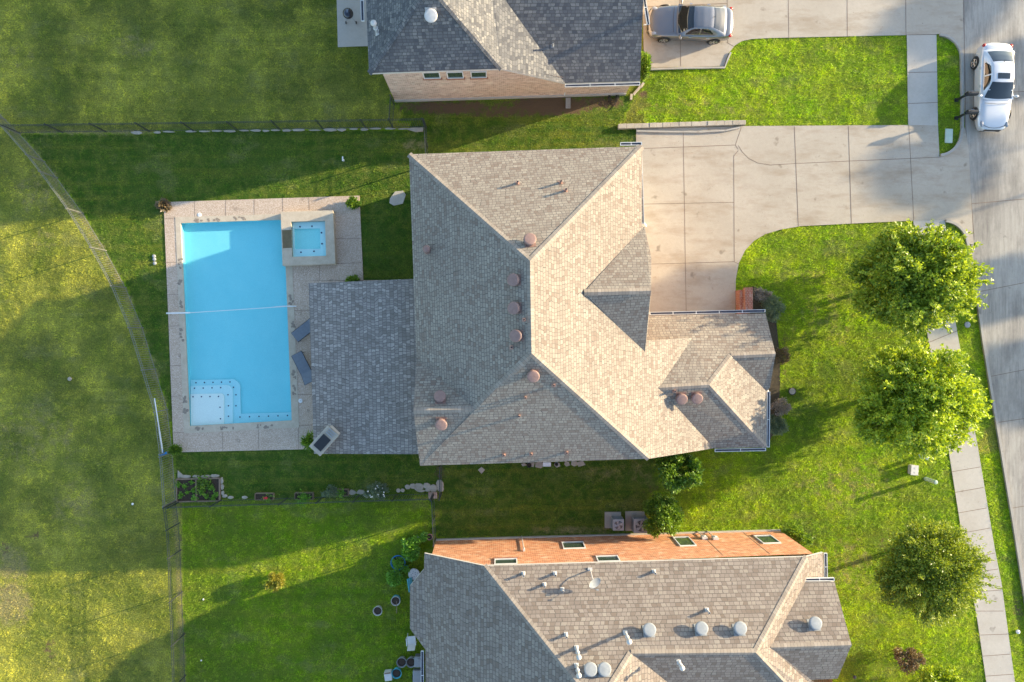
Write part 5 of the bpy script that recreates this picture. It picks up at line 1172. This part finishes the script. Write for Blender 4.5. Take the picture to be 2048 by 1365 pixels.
# ------------------------------------------------------------------ cars
def car(label, paint, px, py, heading, sunroof=False, ln=4.75):
    c = P(px, py, .7); o = thing('parked_car', label, 'car', (c.x, c.y, .03), heading); k = ln / 4.8
    # body loft
    st = [(2.40, .50, .60), (2.33, .70, .66), (2.15, .82, .72), (1.8, .885, .80), (1.3, .915, .88), (.8, .925, .95), (.2, .93, .97), (-.5, .935, .98), (-1.2, .93, 1.0), (-1.7, .915, 1.03), (-2.05, .87, 1.03), (-2.25, .80, 1.0), (-2.37, .66, .88), (-2.42, .5, .72)]
    rows = []
    for x, hw, zt in st:
        zs = zt - .055
        half = [(0, zt), (.35 * hw, zt - .005), (.72 * hw, zt - .03 + (.015 if x > .9 else 0)), (.91 * hw, zs - .03), (.985 * hw, zs - .13), (hw, .58), (.985 * hw, .40), (.95 * hw, .22), (.5 * hw, .19), (0, .19)]
        rows.append([(x * k, -y, min(z, zt)) for y, z in half] + [(x * k, y, min(z, zt)) for y, z in half[-2:0:-1]])
    b = L(); closed = [r_ + [r_[0]] for r_ in rows]; n = len(rows[0]); vs = [p for r_ in rows for p in r_]; fs = []
    for j in range(len(rows) - 1):
        for i in range(n): fs.append((j * n + i, (j + 1) * n + i, (j + 1) * n + (i + 1) % n, j * n + (i + 1) % n))
    fs += [tuple(range(n)), tuple(range((len(rows) - 1) * n, len(rows) * n))[::-1]]
    b.mesh(vs, fs); body = b.build('body', paint, o, smooth=True, sub=2)
    # cabin surface S(s,t)
    kp = [(0, .86, .945), (.08, .70, 1.02), (.2, .38, 1.20), (.32, .04, 1.365), (.40, -.18, 1.41), (.52, -.55, 1.435), (.66, -.98, 1.405), (.74, -1.2, 1.35), (.86, -1.58, 1.19), (.95, -1.83, 1.07), (1, -1.96, 1.02)]
    def prof(s):
        for i in range(len(kp) - 1):
            if s <= kp[i + 1][0]:
                u = (s - kp[i][0]) / (kp[i + 1][0] - kp[i][0]); return kp[i][1] + (kp[i + 1][1] - kp[i][1]) * u, kp[i][2] + (kp[i + 1][2] - kp[i][2]) * u
        return kp[-1][1:]
    def S(s, t, off=0):
        x, zc = prof(s); f = max(0, min(1, (zc - .97) / .44)); wr = .78 - .20 * f; wb = .86 - .03 * f; zb = .955 + .03 * (s > .5); at = abs(t); sg = 1 if t > 0 else -1
        if at < .62: u = at / .62; y = wr * u; z = zc - .045 * u ** 3 * (1 if f > .1 else f * 10)
        else:
            u = (at - .62) / .38; z0 = zc - .045 * (1 if f > .1 else f * 10); y = wr + (wb - wr) * u ** .8; z = z0 + (min(zb, z0) - z0) * u
        bow = .16 * (min(at, .7) ** 2) * (1 if s < .36 else (-.7 if s > .68 else 0)) * (1 if s < .2 or s > .85 else .6)
        x = x - bow
        ctr = Vector((x * .8 - .1, 0, .6)); p = Vector((x * k, sg * y, z)); return p + (p - ctr).normalized() * off
    def patch(name, s0, s1, t0, t1, m, off, ns=10, nt_=10, trim=None, parent=o):
        b = L(); rows = []
        for i in range(ns + 1):
            s = s0 + (s1 - s0) * i / ns; a0, a1 = (t0, t1) if trim is None else trim((s - s0) / (s1 - s0), t0, t1)
            rows.append([S(s, a0 + (a1 - a0) * j / nt_, off) for j in range(nt_ + 1)])
        b.grid(rows); return b.build(name, m, parent, smooth=True)
    patch('roof', 0, 1, -1, 1, paint, 0, 40, 36)
    ws = patch('windshield', .04, .335, -.61, .61, M['car_glass'], .008); patch('rear_window', .725, .95, -.57, .57, M['car_glass'], .008)
    for s in (-1, 1):
        f = lambda u, a, b_: (a, a + (b_ - a) * min(1, .12 + u * 3))
        for (s0, s1) in ((.20, .475), (.50, .74)):
            if s > 0: tr = (lambda u, a, b_, s0=s0: (a + (b_ - a) * (max(0, .75 - u * 2.6) if s0 < .3 else max(0, (u - .55) * 1.5)), b_))
            else: tr = (lambda u, a, b_, s0=s0: (a, b_ - (b_ - a) * (max(0, .75 - u * 2.6) if s0 < .3 else max(0, (u - .55) * 1.5))))
            t0, t1 = (.68, .95) if s > 0 else (-.95, -.68)
            patch('side_window', s0, s1, t0, t1, M['car_glass'], .008, 12, 4, tr)
        for x in (.05, -.95): b = L(); b.box((x * k, s * .945, .86), (.17, .03, .03)); b.build('door_handle', M['chrome'], o, bevel=.008)
        b = L(); b.lathe([(.02, -.06), (.09, -.04), (.10, 0), (.08, .05), (.02, .07)], (.62 * k, s * 1.02, .99), 12, 0, .75, 1.25); b.box((.6 * k, s * .92, .97), (.07, .12, .04)); b.build('side_mirror', paint, o, smooth=True)
        b = L(); b.mesh([(2.30 * k, s * .46, .60), (2.06 * k, s * .80, .64), (1.84 * k, s * .865, .76), (1.98 * k, s * .70, .762), (2.22 * k, s * .48, .70)], [(0, 1, 2, 3, 4)]); 
        b = L(); b.lathe([(.01, -.05), (.10, -.03), (.13, 0), (.10, .035), (.01, .05)], (2.08 * k, s * .70, .70), 14, 0, 1.35, .8); b.build('headlight', M['lamp_clear'], o, smooth=True)
        b = L(); b.lathe([(.01, -.09), (.09, -.06), (.11, 0), (.09, .05), (.01, .07)], (-2.20 * k, s * .74, .87), 14, 0, 1.0, 1.0); b.build('tail_light', M['lamp_red'], o, smooth=True)
        for x in (1.42, -1.42):
            wh = L(); y0, y1 = s * .74, s * .955; wh.lathe([(.2, 0), (.315, 0), (.335, .03), (.335, .17), (.315, .205), (.225, .215)], (0, 0, 0), 28)
            for i_ in range(len(wh.v)):
                a_, b_, c_ = wh.v[i_]; wh.v[i_] = (x * k + a_, y0 + (c_) * s, .335 + b_)
            w_ = wh.build('wheel', M['rubber'], o, smooth=False)
            rm = L(); 
            for i_ in range(5):
                for da in (-.13, .13):
                    a = 2 * math.pi * i_ / 5 + .3 + da; rm.cyl((x * k + .03 * math.cos(a), s * .955, .335 + .03 * math.sin(a)), (x * k + .215 * math.cos(a), s * .95, .335 + .215 * math.sin(a)), .02, .016, 6)
            rm.cyl((x * k, s * .94, .335), (x * k, s * .962, .335), .05, .05, 12)
            rm.tube([(x * k + .222 * math.cos(2 * math.pi * q / 24), s * .95, .335 + .222 * math.sin(2 * math.pi * q / 24)) for q in range(25)], .014, 6); rm.build('rim', M['alloy'], w_)
            dk_ = L(); dk_.cyl((x * k, s * .90, .335), (x * k, s * .925, .335), .22, .22, 20); dk_.build('brake_disc', M['black'], w_)
            ar = L(); ar.tube([(x * k + .37 * math.cos(R(a)), s * .925, .335 + .37 * math.sin(R(a))) for a in range(-10, 191, 20)], .022, 6); ar.build('wheel_arch', M['black'], o)
    b = L(); b.box((2.385 * k, 0, .52), (.05, .9, .2)); b.box((2.36 * k, 0, .32), (.06, 1.1, .1)); b.build('grille', M['black'], o, bevel=.02)
    b = L(); b.tube([(2.16 * k, -.60, .705), (2.28 * k, -.3, .70), (2.31 * k, 0, .70), (2.28 * k, .3, .70), (2.16 * k, .60, .705)], .012, 6); b.tube([(1.0 * k, -.72, .945), (1.05 * k, 0, .955), (1.0 * k, .72, .945)], .01, 6); b.build('trim', M['black'], o)
    b = L(); b.box((-2.44 * k, 0, .62), (.02, .5, .14)); b.build('number_plate', M['white'], o)
    if sunroof: patch('sunroof', .40, .50, -.36, .36, M['car_glass'], .01, 6, 6)
    b = L(); b.cyl((-1.1 * k, 0, 1.40), (-1.2 * k, 0, 1.49), .02, .008, 8); b.build('antenna', M['black'], o)
    return o
car('dark metallic grey sedan parked nose to the top house on its driveway', M['paint_grey'], 1381, 45, R(180) - R(2))
car('silvery white sedan with sunroof parked in the street by the mailboxes', M['paint_white'], 1989, 174, R(-91), True, 4.85)

# ------------------------------------------------------------------ grass blades on every lawn the photograph shows
GRASSLESS += [[(326, 403), (721, 390), (737, 560), (860, 558), (866, 897), (346, 907)], [(357, 958), (442, 956), (442, 1002), (356, 1003)], [(1272, 250), (1490, 244), (1490, 262), (1272, 262)],
    [(866, 380), (1240, 365), (1262, 640), (1470, 640), (1505, 640), (1505, 870), (1250, 880), (884, 890)], [(795, 203), (1252, 188), (1262, -60), (770, -60)], [(876, 1082), (1558, 1063), (1640, 1400), (880, 1450)],
    [(1505, 572), (1530, 585), (1548, 610), (1553, 650), (1560, 720), (1560, 770), (1556, 850), (1540, 880), (1500, 885)], [(1470, 575), (1506, 573), (1506, 630), (1470, 630)], [(1218, 1028), (1300, 1028), (1300, 1074), (1218, 1074)]]
rg = np.random.default_rng(99)
def vnoise(x, y, cell, sd_):
    r_ = np.random.default_rng(sd_); g = r_.uniform(0, 1, (int(80 / cell), int(60 / cell))); u = (x + 35) / cell; v_ = (y + 27) / cell
    i = u.astype(int); j = v_.astype(int); fu = u - i; fv = v_ - j; fu = fu * fu * (3 - 2 * fu); fv = fv * fv * (3 - 2 * fv)
    return (g[i, j] * (1 - fu) + g[i + 1, j] * fu) * (1 - fv) + (g[i, j + 1] * (1 - fu) + g[i + 1, j + 1] * fu) * fv
area = 60.5 * 41.0; n = int(area * 600)
bx = rg.uniform(-29.6, 30.9, n); by = rg.uniform(-20.6, 20.2, n); gpx = bx / (CAMH / F) + NX; gpy = NY - by / (CAMH / F)
keep = np.ones(n, bool)
for pl in GRASSLESS: keep &= ~inpoly(gpx, gpy, pl)
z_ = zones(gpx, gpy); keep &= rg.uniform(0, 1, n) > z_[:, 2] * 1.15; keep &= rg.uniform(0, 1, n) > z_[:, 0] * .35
bx, by, z_ = bx[keep], by[keep], z_[keep]; n = len(bx)
cl = .45 * vnoise(bx, by, .13, 1) + .35 * vnoise(bx, by, .31, 2) + .20 * vnoise(bx, by, .8, 3); cl = np.clip((cl - .27) / .46, 0, 1)
ang = 2 * math.pi * (vnoise(bx, by, .21, 4) * 2 + rg.uniform(-.3, .3, n)); ln_ = rg.uniform(.04, .085, n) * (.45 + 1.25 * cl) * np.where((z_[:, 1] > .2) & (z_[:, 1] < .8), 1.25, .9); el = rg.uniform(.25, 1.2, n); wd = rg.uniform(.012, .026, n)
d = np.stack([np.cos(ang) * np.cos(el), np.sin(ang) * np.cos(el), np.sin(el)], -1) * ln_[:, None]; sd = np.stack([-np.sin(ang), np.cos(ang), np.zeros(n)], -1) * wd[:, None] / 2
b0 = np.stack([bx, by, np.full(n, -.002)], -1)
V = np.stack([b0 - sd, b0 + sd, b0 + d], 1).reshape(-1, 3)
me = bpy.data.meshes.new('grass'); me.vertices.add(3 * n); me.vertices.foreach_set('co', V.ravel()); me.loops.add(3 * n); me.loops.foreach_set('vertex_index', np.arange(3 * n, dtype=np.int32))
me.polygons.add(n); me.polygons.foreach_set('loop_start', (np.arange(n) * 3).astype(np.int32)); me.polygons.foreach_set('loop_total', np.full(n, 3, np.int32)); me.update(calc_edges=True)
me.attributes.new('shade', 'FLOAT', 'POINT').data.foreach_set('value', np.repeat(np.clip(rg.uniform(-.45, .5, n) + 1.0 * cl, 0, 1), 3))
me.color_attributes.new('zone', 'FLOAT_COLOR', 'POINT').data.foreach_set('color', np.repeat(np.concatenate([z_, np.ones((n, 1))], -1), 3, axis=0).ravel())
me.materials.append(M['blade']); o = bpy.data.objects.new('grass', me); COL.objects.link(o); o['kind'] = 'stuff'; o['label'] = 'short mown grass covering all the lawns between the houses'; o['category'] = 'grass'
